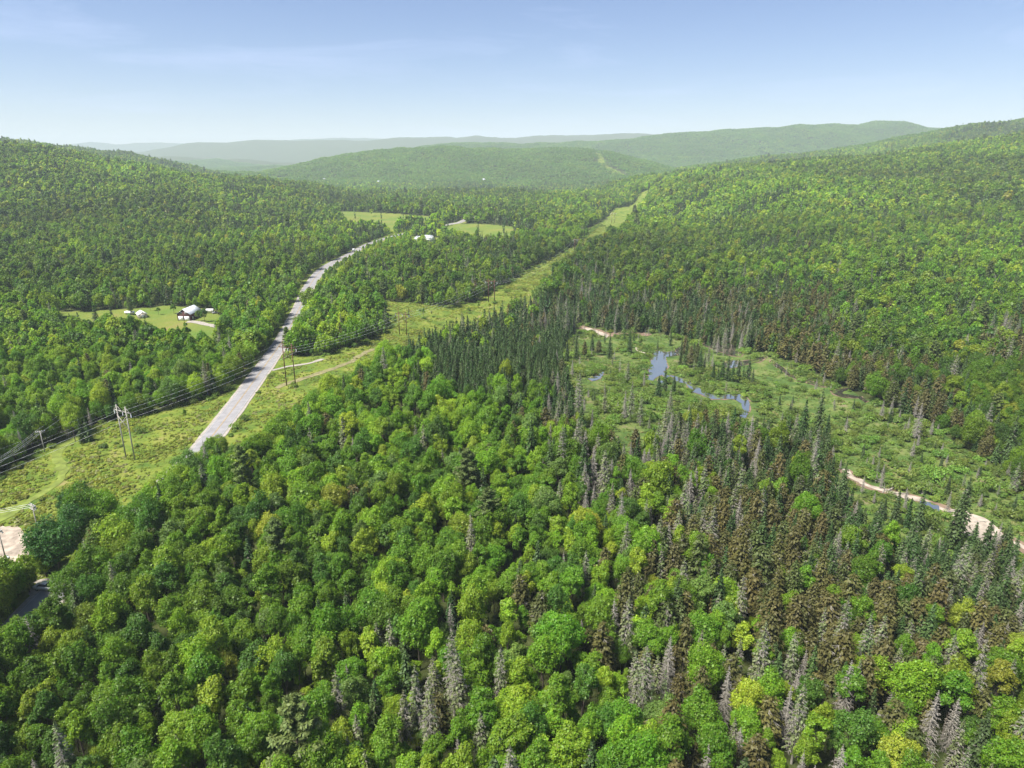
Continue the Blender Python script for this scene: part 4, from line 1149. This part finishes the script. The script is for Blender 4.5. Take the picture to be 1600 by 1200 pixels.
for a_, b_, w_ in zip(sx_, sy_, rl.uniform(0, 6.28, len(pp))):      # each stand lies on its slope
    q_ = Vector((0, 0, 1)).rotation_difference(Vector((-a_, -b_, 1)).normalized()) @ Matrix.Rotation(w_, 3, 'Z').to_quaternion()
    far_rot.append(q_.to_euler()[:])
scatter_object('far_forest', far_protos, pp[:, :3], np.array(far_rot), np.ones((len(pp), 3)) * rl.uniform(0.92, 1.12, (len(pp), 1)), rl.integers(0, 6, len(pp)), ft, 'hazy green forest on the far hills and ridges')

# ------------------------------------------------------------------ low growth of the meadows and the wetland
def fill(poly, step, r):
    x0, y0 = poly.min(0); x1, y1 = poly.max(0)
    X, Y = np.meshgrid(np.arange(x0, x1, step), np.arange(y0, y1, step))
    X = (X + r.uniform(-.5, .5, X.shape) * step).ravel(); Y = (Y + r.uniform(-.5, .5, Y.shape) * step).ravel()
    k = inside(X, Y, poly)
    X, Y = X[k], Y[k]
    px, py, dep = project(X, Y, height(X, Y)); k = (px > -120) & (px < 1720) & (py < 1300)
    return X[k], Y[k]
WATER_POLYS = [poly_at(p) for p in WATER]
def not_on_bare(X, Y, tall_=False):
    k = (seg_dist(X, Y, ROAD) > 6.0) & (seg_dist(X, Y, DRIVE) > 2.5) & (seg_dist(X, Y, TRACK) > 2.3) & (seg_dist(X, Y, MOWN) > 2.6) & (seg_dist(X, Y, CREEK) > 2.6) & (seg_dist(X, Y, CREEK2) > 3.2) & ~inside(X, Y, LOT)
    for p in WATER_POLYS:
        for dy in (0, 3, 6) if not tall_ else (0, 4, 8, 12): k &= ~inside(X, Y + dy, p)
    for p in SAND_POLYS: k &= ~inside(X, Y, p)
    return k
SAND_POLYS = [poly_at([(1480, 795), (1500, 795), (1520, 801), (1545, 812), (1564, 826), (1574, 842), (1552, 848), (1530, 852), (1512, 850), (1496, 834), (1484, 817)])]
def clump_noise(X, Y, s):
    return np.sin(X / s + 2.1 * np.sin(Y / (s * 1.7))) * np.sin(Y / s + 1.7 * np.sin(X / (s * 1.3))) * 0.5 + 0.5
low = []
for poly, st, kind in ((MEADOW_WEST, 1.5, 0), (MEADOW_EAST, 1.9, 0), (WETLAND, 1.8, 1), (RIVERBANK, 1.6, 1)):
    X, Y = fill(poly, st, rt); k = not_on_bare(X, Y); X, Y = X[k], Y[k]
    cnz = clump_noise(X, Y, 9.0); keep = rt.random(len(X)) < 0.35 + 0.65 * cnz
    X, Y, cnz = X[keep], Y[keep], cnz[keep]
    sc = rt.uniform(0.5, 1.2, len(X)) * (0.6 + 0.9 * cnz)
    low.append(np.stack([X, Y, height(X, Y), sc, np.full(len(X), kind)], 1))
low = np.concatenate(low)
ltint = np.where(low[:, 4:5] == 0, np.array([[0.160, 0.190, 0.030]]), np.array([[0.112, 0.160, 0.040]])) * rt.uniform(0.65, 1.35, (len(low), 1)) * rt.uniform(0.9, 1.1, (len(low), 3))
pale = rt.random(len(low)) < 0.10; ltint[pale] = np.array([0.19, 0.19, 0.085]) * rt.uniform(0.8, 1.2, (pale.sum(), 1))
scatter_object('meadow_plants', PLANTS, low[:, :3], rt.uniform(0, 6.28, len(low)), np.stack([low[:, 3], low[:, 3], low[:, 3] * 0.62], 1), rt.integers(0, 4, len(low)), ltint, 'low green herbs and ferns of the meadow and wetland', 'ground plants')

bush = []
for poly, st, thr in ((MEADOW_WEST, 8.0, 0.80), (MEADOW_EAST, 9.0, 0.8), (WETLAND, 4.2, 0.42), (RIVERBANK, 6, 0.6)):
    X, Y = fill(poly, st, rt); k = not_on_bare(X, Y, True) & (clump_noise(X + 40, Y, 14.0) > thr * rt.uniform(0.7, 1.3, len(X)))
    bush.append(np.stack([X[k], Y[k]], 1))
# scrub along the woodland edges
for poly in (MEADOW_WEST, MEADOW_EAST, WETLAND):
    for a, c in zip(poly, np.roll(poly, -1, 0)):
        m = int(np.linalg.norm(c - a) / 3.0)
        if m: bush.append(a + (c - a) * rt.random((m, 1)) + rt.normal(0, 2.0, (m, 2)))
bush = np.concatenate(bush)
k = not_on_bare(bush[:, 0], bush[:, 1], True); bush = bush[k]
bz = height(bush[:, 0], bush[:, 1])
bpx, bpy_, bdep = project(bush[:, 0], bush[:, 1], bz + 1)
bs = rt.uniform(0.45, 1.25, len(bush)) * np.where((bpx > 870) & (rt.random(len(bush)) < 0.3), 1.45, 1.0); bt = np.array([[0.098, 0.150, 0.028]]) * rt.uniform(0.7, 1.4, (len(bush), 1)) * rt.uniform(0.88, 1.12, (len(bush), 3)); bv = rt.integers(0, 4, len(bush))
infr = (bpx > 10) & (bpx < 1590) & (bpy_ < 1190)
order = np.argsort(-np.where(infr, bs / bdep, 0))[:300]
one = np.zeros(len(bush), bool); one[order] = True; one &= infr
for i in np.nonzero(one)[0]:
    o = empty('shrub', (bush[i, 0], bush[i, 1], bz[i]), rt.uniform(0, 6.28), bs[i])
    where = 'in the left meadow' if bpx[i] < 330 and bpy_[i] > 560 else ('in the power line meadow' if bpx[i] < 870 else 'in the wetland')
    tag(o, ('pale' if bt[i, 1] > 0.15 else ('dark' if bt[i, 1] < 0.11 else 'mid')) + ' green ' + ('large' if bs[i] > 1 else 'low') + ' shrub ' + where + ', ' + hundredths(bpx[i], bpy_[i]), 'shrub', 'shrubs of the open ground')
    c = mobj('foliage', SHRUBS[bv[i]], o); c['tint'] = [float(q) for q in bt[i]]
    mobj('stem', SHRUB_STEM, o)
k = ~one
scatter_object('shrub_thicket', SHRUBS, np.concatenate([bush[k], bz[k, None]], 1), rt.uniform(0, 6.28, k.sum()), bs[k, None] * np.ones((1, 3)), bv[k], bt[k], 'low green scrub along the edges of the open ground', 'scrub')

# ------------------------------------------------------------------ power line
def foot(px, py):
    p = at(px, py); return np.array([p[0], p[1], h1(*p)])
def tall(px, py, top):
    b_ = foot(px, py); lo, hi = 1.0, 60.0
    for _ in range(30):
        m = (lo + hi) / 2
        if project(b_[0], b_[1], b_[2] + m)[1] > top: lo = m
        else: hi = m
    return lo
PYL = [foot(204, 717), foot(455, 603), foot(630, 523), foot(768, 472), foot(901, 397), foot(958, 348)]
PYL_H = [tall(204, 717, 634), tall(455, 603, 536), tall(630, 523, 487), 17.0, 17.0, 17.0]
p0 = PYL[0] - (PYL[1] - PYL[0]) * 1.5; p0[2] = h1(p0[0], p0[1])
route = [p0] + PYL + [PYL[-1] + (PYL[-1] - PYL[-2]) * 1.0]
route[-1][2] = h1(route[-1][0], route[-1][1])
PYL_LABEL = ['grey two-pole timber pylon with crossed braces in the meadow left of the road', 'brown two-pole pylon standing right beside the road', 'brown two-pole pylon with crossed braces in the meadow before the pine plantation', 'brown two-pole pylon on the green clearing beyond the plantation', 'small distant pylon where the clearing narrows', 'tiny pylon at the last bend of the visible clearing']
ARM, GAP = 4.6, 2.4
att = []          # wire attachment points for every pylon on the route
for i, p in enumerate(route):
    a, c = route[max(i - 1, 0)], route[min(i + 1, len(route) - 1)]
    d = (c - a)[:2]; d = d / np.linalg.norm(d); perp = np.array([d[1], -d[0]])
    hgt = PYL_H[i - 1] if 1 <= i <= 6 else 17.0
    za = p[2] + hgt * 0.89
    att.append(([np.array([p[0] + perp[0] * s, p[1] + perp[1] * s, za - 1.45]) for s in (-ARM + .2, 0, ARM - .2)], [np.array([p[0] + perp[0] * s, p[1] + perp[1] * s, p[2] + hgt]) for s in (-GAP, GAP)]))
    if not 1 <= i <= 6: continue
    ang = math.atan2(perp[1], perp[0]); k = i - 1
    wood = M_POLEGREY if k == 0 else M_POLEBROWN
    o = tag(empty('pylon', p, ang), PYL_LABEL[k], 'pylon', 'two-pole pylons of the power line')
    thick = 1.0 if k < 3 else 1.4
    for s in (-GAP, GAP): MB().bar((s, 0, -1.2), (s, 0, hgt), 0.24 * thick, 0.17 * thick, 8).build('pole', wood, o)
    arm = MB().beam((-ARM, 0.30, hgt * .89), (ARM, 0.30, hgt * .89), 0.22 * thick, 0.34 * thick).build('crossarm', M_POLEGREY if k in (0, 4, 5) else wood, o)
    for s in (-1, 1):
        MB().beam((s * GAP, -0.28, hgt * .82), (-s * GAP, -0.28, hgt * .60), 0.14, 0.16).build('brace', wood, o)
        MB().beam((s * GAP, 0.2, hgt * .975), (s * 0.1, 0.12, hgt * .90), 0.11, 0.12).build('brace', wood, o)
        MB().beam((s * GAP, 0.12, hgt * .975), (s * ARM * .96, 0.12, hgt * .895), 0.09, 0.10).build('brace', wood, o)
    for s in (-ARM + .2, 0, ARM - .2):
        ins = MB()
        for q in range(7): ins.bar((s, 0.30, hgt * .89 - 0.22 - q * 0.175), (s, 0.30, hgt * .89 - 0.31 - q * 0.175), 0.17 * thick, 0.10 * thick, 8)
        ins.bar((s, 0.30, hgt * .89), (s, 0.30, hgt * .89 - 1.5), 0.06, 0.06, 6)
        ins.build('insulator', M_INSUL, o)
def catenary(a, c, sag, n=22):
    t = np.linspace(0, 1, n)[:, None]
    P = a + (c - a) * t; P[:, 2] -= (sag * 4 * t * (1 - t))[:, 0]
    return P
SPAN = ['from the left edge to the grey pylon', 'from the grey pylon to the roadside pylon', 'from the roadside pylon to the meadow pylon', 'from the meadow pylon to the clearing pylon', 'along the narrowing clearing', 'at the far end of the clearing']
for i in range(6):
    L_ = np.linalg.norm(att[i + 1][0][0] - att[i][0][0])
    for j in range(3):
        w = MB().tube(catenary(att[i][0][j], att[i + 1][0][j], L_ ** 2 / 9500 + 0.6), 0.020 if i < 2 else 0.024, 4).build('power_line_wire', M_WIRE)
        tag(w, ['upper', 'middle', 'lower'][j] + ' power wire strung ' + SPAN[i], 'wire', 'conductors of the power line')
    for j in range(2):
        w = MB().tube(catenary(att[i][1][j], att[i + 1][1][j], L_ ** 2 / 14000 + 0.3), 0.007, 4).build('shield_wire', M_WIRE)
        tag(w, ['far', 'near'][j] + ' thin shield wire on the pole tops ' + SPAN[i], 'wire', 'shield wires of the power line')

# ------------------------------------------------------------------ small utility poles at the left
def utility_pole(px, py, top, label, ang, arms=1, gear=False):
    p = foot(px, py); hgt = max(tall(px, py, top), 7.5)
    o = tag(empty('utility_pole', p, ang), label, 'utility pole')
    MB().bar((0, 0, -1), (0, 0, hgt), 0.19, 0.13, 8).build('pole', M_POLEGREY, o)
    for k in range(arms):
        z = hgt - 0.35 - k * 1.15
        for y in ((-0.2, 0.2) if arms > 1 else (0.18,)):
            MB().beam((-1.5, y, z), (1.5, y, z), 0.13, 0.17).build('crossarm', M_POLEGREY, o)
        for s in (-1.35, -0.55, 0.55, 1.35):
            MB().bar((s, 0.18, z + 0.08), (s, 0.18, z + 0.38), 0.10, 0.06, 6).build('insulator', M_INSUL, o)
        for s in (-1, 1): MB().beam((s * 0.9, 0.05, z), (0, 0.05, z - 0.8), 0.06, 0.06).build('brace', M_STEEL, o)
    if gear:
        for s in (-0.95, 0.0, 0.95):
            q = MB(); q.bar((s, 0.42, hgt - 1.0), (s, 0.42, hgt - 0.15), 0.10, 0.07, 7).box(s - 0.16, 0.30, hgt - 1.25, s + 0.16, 0.58, hgt - 0.95); q.build('switch', M_STEEL, o)
    return o, p, hgt
oA, pA, hA = utility_pole(70, 706, 673, 'slim grey utility pole with one short crossarm at the wood edge', R(25))
oB, pB, hB = utility_pole(63, 842, 788, 'grey utility pole with double crossarms and switch gear beside big maple', R(-32), arms=2, gear=True)
oC, pC, hC = utility_pole(12, 884, 826, 'grey utility pole carrying equipment boxes above the gravel lot', R(-30), arms=1, gear=True)
for s in (-0.5, 0.5):
    q = MB().box(s - 0.32, 0.14, 1.9, s + 0.32, 0.62, 2.75); q.build('equipment_box', M_INSUL, oC)
def armpt(p, h, ang, s): return np.array([p[0] + math.cos(ang) * s, p[1] + math.sin(ang) * s, p[2] + h])
far_A = foot(150, 640); nearA = foot(-40, 790)
for j, s in enumerate((-1.35, 1.35)):
    w = MB().tube(catenary(armpt(pA, hA, R(25), s), armpt(far_A, 8.5, R(25), s), 0.6), 0.022, 4).build('utility_wire', M_WIRE)
    tag(w, ['upper', 'lower'][j] + ' thin utility wire from the slim pole into the trees', 'wire', 'thin utility wires')
for j, s in enumerate((-1.35, -0.55, 0.55, 1.35)):
    w = MB().tube(catenary(armpt(pA, hA, R(25), s), armpt(nearA, 8.5, R(25), s), 0.7), 0.022, 4).build('utility_wire', M_WIRE)
    tag(w, ['first', 'second', 'third', 'fourth'][j] + ' thin utility wire running from the slim pole off the left edge', 'wire', 'thin utility wires')
out_B = pB + np.array([-60.0, -16.0, 0])
for j, s in enumerate((-1.35, 0, 1.35)):
    w = MB().tube(catenary(armpt(pB, hB - 0.3, R(-32), s), armpt(out_B, hB, R(-32), s) , 1.6), 0.035, 4).build('utility_wire', M_WIRE)
    tag(w, ['first', 'second', 'third'][j] + ' wire from the double-crossarm pole over the gravel lot', 'wire', 'wires over the gravel lot')

# ------------------------------------------------------------------ buildings
def gable(name, label, loc, rz, w, l, eave, ridge, wall, roof, cat='house', doors=(), windows=(), over=0.45, chimney=False, ribs=True):
    """gabled building: front gable faces -y; doors and windows on (face, centre, sill, width, height)"""
    o = tag(empty(name, loc, rz), label, cat)
    W = MB().prism([(-w / 2, -0.4), (w / 2, -0.4), (w / 2, eave), (0, ridge), (-w / 2, eave)], 0, l)
    W.build('wall', wall, o)
    rf = None
    for s in (-1, 1):
        ex, ez = s * (w / 2 + over), eave - (ridge - eave) / (w / 2) * over
        m = MB()
        m.prism([(0, ridge + 0.06), (ex, ez + 0.06), (ex, ez + 0.18), (0, ridge + 0.18)], -over, l + over)
        r0 = m.build('roof', roof, o)
        if ribs:
            for q in np.arange(0.0, l + 0.1, 1.2):
                MB().beam((0, q, ridge + 0.20), (ex, q, ez + 0.20), 0.06, 0.06).build('roof_seam', roof, r0)
        rf = r0
    if chimney: MB().box(-0.35, l * 0.55, ridge - 0.6, 0.35, l * 0.55 + 0.7, ridge + 1.0).build('chimney', M_ROCK, rf)
    def panel(m, face, c, z, ww, hh, t):
        if face == 'front': m.box(c - ww / 2, -t, z, c + ww / 2, -0.003, z + hh)
        elif face == 'right': m.box(w / 2 + 0.003, c - ww / 2, z, w / 2 + t, c + ww / 2, z + hh)
        else: m.box(-w / 2 - t, c - ww / 2, z, -w / 2 - 0.003, c + ww / 2, z + hh)
        return m
    for (face, c, z, ww, hh, mat) in doors:
        d_ = panel(MB(), face, c, z, ww, hh, 0.06).build('garage_door' if ww > 2 else 'door', mat, o)
        if ww > 2:
            for q in range(1, 4): panel(MB(), face, c, z + hh * q / 4, ww * 0.98, 0.05, 0.085).build('door_rail', mat, d_)
    for (face, c, z, ww, hh) in windows:
        f = panel(MB(), face, c, z, ww + 0.24, hh + 0.24, 0.05).build('window', M_WHITE, o)
        panel(MB(), face, c, z + 0.12, ww, hh, 0.07).build('pane', M_GLASS, f)
    return o
def turn_to(px, py, px2, py2):
    a, c = at(px, py), at(px2, py2); return math.atan2(c[1] - a[1], c[0] - a[0]) - math.pi / 2
gable('barn', 'dark red barn with pale metal roof and two white garage doors', foot(288, 501), R(-4), 8.6, 14.0, 4.3, 7.3, M_BARNRED, M_ROOF, 'barn',
      doors=[('front', -2.0, 0.05, 3.2, 2.8, M_WHITE), ('front', 2.0, 0.05, 3.2, 2.8, M_WHITE), ('right', 3.0, 0.05, 1.0, 2.1, M_WHITE)],
      windows=[('front', -1.5, 4.2, 0.9, 1.0), ('front', 1.5, 4.2, 0.9, 1.0), ('right', 6.5, 1.2, 1.0, 1.1), ('right', 10.0, 1.2, 1.0, 1.1)])
gable('shed', 'small shed with bright white roof half hidden by trees in the yard', foot(224, 497), R(38), 5.0, 7.5, 2.4, 4.0, M_BEIGE, M_WHITE, 'shed', doors=[('front', 0, 0.05, 1.6, 2.0, M_WHITE)], windows=[('right', 3.5, 0.9, 0.9, 0.8)])
gable('farmhouse', 'white farmhouse with pale roof nearest the road bend', foot(654, 379), R(20), 7.5, 9, 4.2, 7.2, M_WHITE, M_ROOF, doors=[('front', 0, 0.05, 1.0, 2.1, M_BEIGE)], windows=[('front', -2, 1, 1, 1.3), ('front', 2, 1, 1, 1.3), ('front', 0, 4.3, 1, 1.2), ('right', 3, 1, 1, 1.3), ('right', 6.5, 1, 1, 1.3)], chimney=True, ribs=False)
gable('farmhouse', 'white farm building with broad white front, right of its neighbour', foot(676, 377), R(62), 8, 11, 4.6, 7.4, M_WHITE, M_ROOF, windows=[('front', -2, 1, 1, 1.3), ('front', 2, 1, 1, 1.3), ('left', 3, 1, 1, 1.3), ('left', 7, 1, 1, 1.3)], ribs=False)
gable('shed', 'low pale shed between the two white farm buildings', foot(664, 374), R(80), 5, 8, 2.6, 4.0, M_BEIGE, M_ROOF, 'shed', doors=[('left', 4, 0.05, 1.5, 2.0, M_WHITE)], ribs=False)
gable('shed', 'small white building at the end of the far field', foot(694, 340), R(60), 6, 9, 3.0, 5.0, M_WHITE, M_ROOF, 'shed', doors=[('front', 0, 0.05, 2.4, 2.4, M_BEIGE)], ribs=False)
gable('farmhouse', 'beige distant house beside the road where it vanishes', foot(733, 341), R(25), 8, 11, 4.5, 7.6, M_BEIGE, M_GREYROOF, windows=[('front', -2, 1, 1, 1.3), ('front', 2, 1, 1, 1.3), ('right', 4, 1, 1, 1.3)], ribs=False)
for (px, py, lab) in ((508, 285, 'tiny white house in the hazy valley below the left ridge'), (593, 289, 'tiny white house in the hazy valley near the middle hill'), (757, 286, 'tiny pale house in the hazy valley, rightmost of the three')):
    gable('farmhouse', lab, foot(px, py) + np.array([0, 0, 9.0]), R(30), 9, 12, 5, 8, M_WHITE, M_ROOF, windows=[('front', -2, 1, 1, 1.3), ('front', 2, 1, 1, 1.3)], ribs=False)

# ------------------------------------------------------------------ vehicles
def loft(sections):
    """body from cross sections along x: (x, half width, z bottom, z top, top half width)"""
    m = MB(); V = []
    for (x, hw, z0, z1, tw) in sections: V += [(x, -hw, z0), (x, -hw, z0 + (z1 - z0) * .55), (x, -tw, z1), (x, tw, z1), (x, hw, z0 + (z1 - z0) * .55), (x, hw, z0)]
    n = len(sections); q = []
    for i in range(n - 1):
        for j in range(6): q.append((i * 6 + j, i * 6 + (j + 1) % 6, (i + 1) * 6 + (j + 1) % 6, (i + 1) * 6 + j))
    t = []
    for b_, s in ((0, 1), ((n - 1) * 6, -1)):
        for j in range(1, 5): t.append((b_, b_ + j, b_ + j + 1) if s > 0 else (b_, b_ + j + 1, b_ + j))
    return m.add(V, q, t)
def wheels(o, xs, y, r):
    for x in xs:
        for s in (-1, 1):
            t = MB().bar((x, s * (y - 0.2), r), (x, s * (y + 0.03), r), r, r, 14).build('wheel', M_DARK, o)
            MB().bar((x, s * (y + 0.03), r), (x, s * (y + 0.05), r), r * 0.6, r * 0.55, 10).build('rim', M_STEEL, t)
def car(px, py, heading, paint, label, name='car', cat='car', dz=0.24, L=4.5):
    p = foot(px, py); o = tag(empty(name, p + np.array([0, 0, dz]), heading), label, cat); k = L / 4.5
    loft([(-2.25 * k, .80, .35, .85, .78), (-1.9 * k, .88, .28, .98, .84), (0, .90, .25, 1.0, .86), (1.3 * k, .88, .25, .95, .82), (2.1 * k, .80, .32, .75, .70), (2.25 * k, .70, .40, .65, .6)]).build('body', paint, o)
    g = loft([(-1.75 * k, .78, .98, 1.0, .7), (-1.1 * k, .80, .98, 1.45, .62), (.2 * k, .80, .98, 1.45, .62), (1.0 * k, .78, .95, 1.0, .70)]).build('windows', M_GLASS, o)
    MB().box(-1.15 * k, -.62, 1.452, .25 * k, .62, 1.50).build('roof', paint, o)
    wheels(o, (-1.4 * k, 1.4 * k), .84, .33)
    for s in (-1, 1):
        MB().box(2.12 * k, s * .6 - .13, .55, 2.22 * k, s * .6 + .13, .68).build('headlight', M_INSUL, o)
    return o
def pickup(px, py, heading, label):
    p = foot(px, py); o = tag(empty('pickup_truck', p + np.array([0, 0, 0.24]), heading), label, 'truck')
    loft([(-2.9, .92, .55, 1.18, .92), (-2.8, .96, .48, 1.25, .94), (0.2, .97, .45, 1.28, .94), (1.5, .97, .45, 1.25, .92), (2.6, .94, .48, 1.15, .84), (2.9, .86, .55, 1.0, .8)]).build('body', M_WHITE, o)
    cab = loft([(-0.75, .86, 1.27, 1.3, .80), (-0.6, .88, 1.27, 1.88, .70), (0.9, .88, 1.27, 1.88, .70), (1.65, .86, 1.25, 1.28, .80)]).build('windows', M_GLASS, o)
    MB().box(-0.66, -.70, 1.882, 0.95, .70, 1.95).build('roof', M_WHITE, o)
    MB().box(-2.78, -.84, 1.262, -0.80, .84, 1.33).build('bed_cover', M_DARK, o)
    MB().box(-3.02, -.9, .50, -2.90, .9, .70).build('bumper', M_STEEL, o)
    MB().box(2.88, -.9, .50, 3.02, .9, .72).build('bumper', M_STEEL, o)
    wheels(o, (-1.85, 1.85), .92, .40)
    M_RED = plain('red_lamp', (0.35, 0.02, 0.02), 0.3)
    for s in (-1, 1):
        MB().box(-2.92, s * .84 - .07, .82, -2.86, s * .84 + .07, 1.15).build('tail_light', M_RED, o)
        MB().box(2.78, s * .68 - .16, .82, 2.92, s * .68 + .16, 1.0).build('headlight', M_INSUL, o)
        MB().box(1.25, s * 1.08 - .11, 1.22, 1.35, s * 1.08 + .11, 1.42).build('mirror', M_DARK, o)
    return o
pickup(73, 922, R(172), 'white pickup truck with dark bed cover half hidden under the trees')
M_CARDARK = plain('dark_car_paint', (0.03, 0.03, 0.035), 0.25, var=0.05, spec=0.6)
M_CARGREY = plain('silver_car_paint', (0.45, 0.46, 0.48), 0.3, metal=0.3, var=0.05)
car(624, 368, turn_to(624, 368, 600, 373) + R(90), M_CARDARK, 'small dark car driving on the far bend of the road')
car(337, 490, R(10), M_CARDARK, 'dark car parked behind the trees right of the red barn', dz=0.02)
car(706, 343, R(30), M_CARGREY, 'silver car parked by the small white building at the far field', dz=0.05)
p = foot(328, 489); o = tag(empty('camper_trailer', p, R(8)), 'white camper trailer parked right of the red barn', 'trailer')
loft([(-2.6, 1.1, .5, 2.6, 1.05), (-2.4, 1.1, .45, 2.75, 1.05), (2.2, 1.1, .45, 2.75, 1.05), (2.7, 1.1, .6, 2.2, 1.05)]).build('body', M_WHITE, o)
MB().box(-1.6, -1.13, 1.3, -0.6, -1.09, 1.95).build('window', M_GLASS, o); MB().box(0.9, -1.13, .55, 1.6, -1.09, 2.3).build('door', M_BEIGE, o)
MB().beam((2.6, 0, .6), (3.8, 0, .5), 0.12, 0.12).build('tow_bar', M_STEEL, o); wheels(o, (0.0,), 1.05, .34)
p = foot(203, 491); o = tag(empty('camper_trailer', p, R(-5)), 'low white trailer with dark underside at the left end of the yard', 'trailer')
loft([(-3.0, 1.1, .7, 2.1, 1.05), (2.6, 1.1, .7, 2.1, 1.05), (3.0, 1.1, .9, 1.8, 1.0)]).build('body', M_WHITE, o)
MB().box(-2.6, -0.9, 0.35, 2.2, 0.9, 0.69).build('chassis', M_DARK, o); wheels(o, (-0.6, 0.4), 1.0, .35)
p = foot(553, 393); o = tag(empty('box_van', p + np.array([0, 0, .2]), turn_to(553, 393, 590, 377) + R(90)), 'white box van pulled over at the road bend', 'van')
MB().box(-3.0, -1.1, .7, 1.0, 1.1, 3.0).build('box', M_WHITE, o); loft([(1.05, 1.0, .5, 2.2, .9), (1.9, 1.0, .5, 2.1, .85), (2.6, .98, .5, 1.3, .9), (2.9, .9, .55, 1.1, .85)]).build('cab', M_WHITE, o)
MB().box(1.3, -.91, 1.5, 2.0, .91, 2.0).build('window', M_GLASS, o); wheels(o, (-1.9, 2.0), .98, .4)

# ------------------------------------------------------------------ driftwood, fallen trunks
def log(px, py, L, r0, rz, tilt, label, stubs=5, seed=0, root=False, name='driftwood_log', lift=0.35):
    r = np.random.default_rng(seed); p = foot(px, py)
    o = tag(empty(name, p + np.array([0, 0, lift]), rz), label, 'log')
    d = np.array([math.cos(tilt), 0, math.sin(tilt)])
    m = MB(); pts = [d * L * q + np.array([0, r.normal(0, .08), r.normal(0, .05)]) for q in np.linspace(0, 1, 5)]
    for i in range(4): m.bar(pts[i], pts[i + 1], r0 * (1 - .2 * i), r0 * (1 - .2 * (i + 1)), 7)
    m.build('trunk', M_DEADWOOD, o)
    for _ in range(stubs):
        a = d * L * r.uniform(.25, 1); e = a + r.normal(0, 1, 3) * np.array([.5, .8, .8]) * 0.9 + np.array([0, 0, .5])
        MB().bar(a, e, 0.07, 0.02, 5).build('branch', M_DEADWOOD, o)
    if root:
        for k in range(8):
            a = k * .785; MB().bar((0, 0, 0), (-.5, math.cos(a) * 1.1, math.sin(a) * 1.1), .12, .03, 5).build('root', M_DEADWOOD, o)
    return o
log(1386, 768, 6, .30, R(20), .25, 'bleached root-ended log leaning over the creek bend', 6, 1, True)
log(1394, 771, 5, .22, R(-15), .05, 'grey log lying across the driftwood heap at the creek bend', 4, 2)
log(1380, 771, 5, .20, R(60), .1, 'short grey log under the driftwood heap at the creek bend', 4, 3)
log(1400, 773, 4, .18, R(140), .15, 'thin bleached log sticking out of the driftwood heap', 5, 4)
log(1441, 772, 5, .26, R(35), .45, 'bleached uprooted stump raised above the creek bank', 6, 5, True)
log(1448, 769, 4.5, .16, R(160), .3, 'thin grey branch log beside the uprooted stump', 4, 6)
log(1522, 817, 4.5, .16, R(5), .02, 'dark log lying on the pale sand bar', 3, 7)
log(1527, 701, 6, .24, R(8), .03, 'pale fallen trunk at the wetland edge under the trees', 3, 8, name='fallen_log')
log(1512, 709, 5, .2, R(-50), .05, 'brown fallen trunk below the wood edge of the wetland', 3, 9, name='fallen_log')

# ------------------------------------------------------------------ twins told apart by their place
bpy.context.view_layer.update()
by_label = {}
for o in COL.objects:
    if o.parent is None and o.get('label') and o.get('kind') is None: by_label.setdefault(o['label'], []).append(o)
for lab, objs in by_label.items():
    if len(objs) < 2: continue
    objs.sort(key=lambda q: q.location.x / max(q.location.y, 1))
    n_ = len(objs)
    for i_, q in enumerate(objs):
        q['label'] = lab + (', leftmost' if i_ == 0 else (', rightmost' if i_ == n_ - 1 else (', middle' if n_ == 3 else ', ' + ONES[i_ + 1] + 'th')))

# ------------------------------------------------------------------ the air
M_HAZE = bpy.data.materials.new('pale_air'); M_HAZE.use_nodes = True
hn, hl = M_HAZE.node_tree.nodes, M_HAZE.node_tree.links
hn.clear()
ho = hn.new('ShaderNodeOutputMaterial'); hv = hn.new('ShaderNodeVolumePrincipled')
hv.inputs['Color'].default_value = (0.70, 0.80, 0.88, 1); hv.inputs['Density'].default_value = 0.000092; hv.inputs['Anisotropy'].default_value = 0.0
hl.new(hv.outputs[0], ho.inputs['Volume'])
M_HAZE.cycles.homogeneous_volume = True
top = float(GZ.max()) + 40
hz = MB().box(-12600, -700, float(GZ.min()) - 1.0, 12600, 14600, top).build('haze', M_HAZE)
tag(hz, kind='stuff')
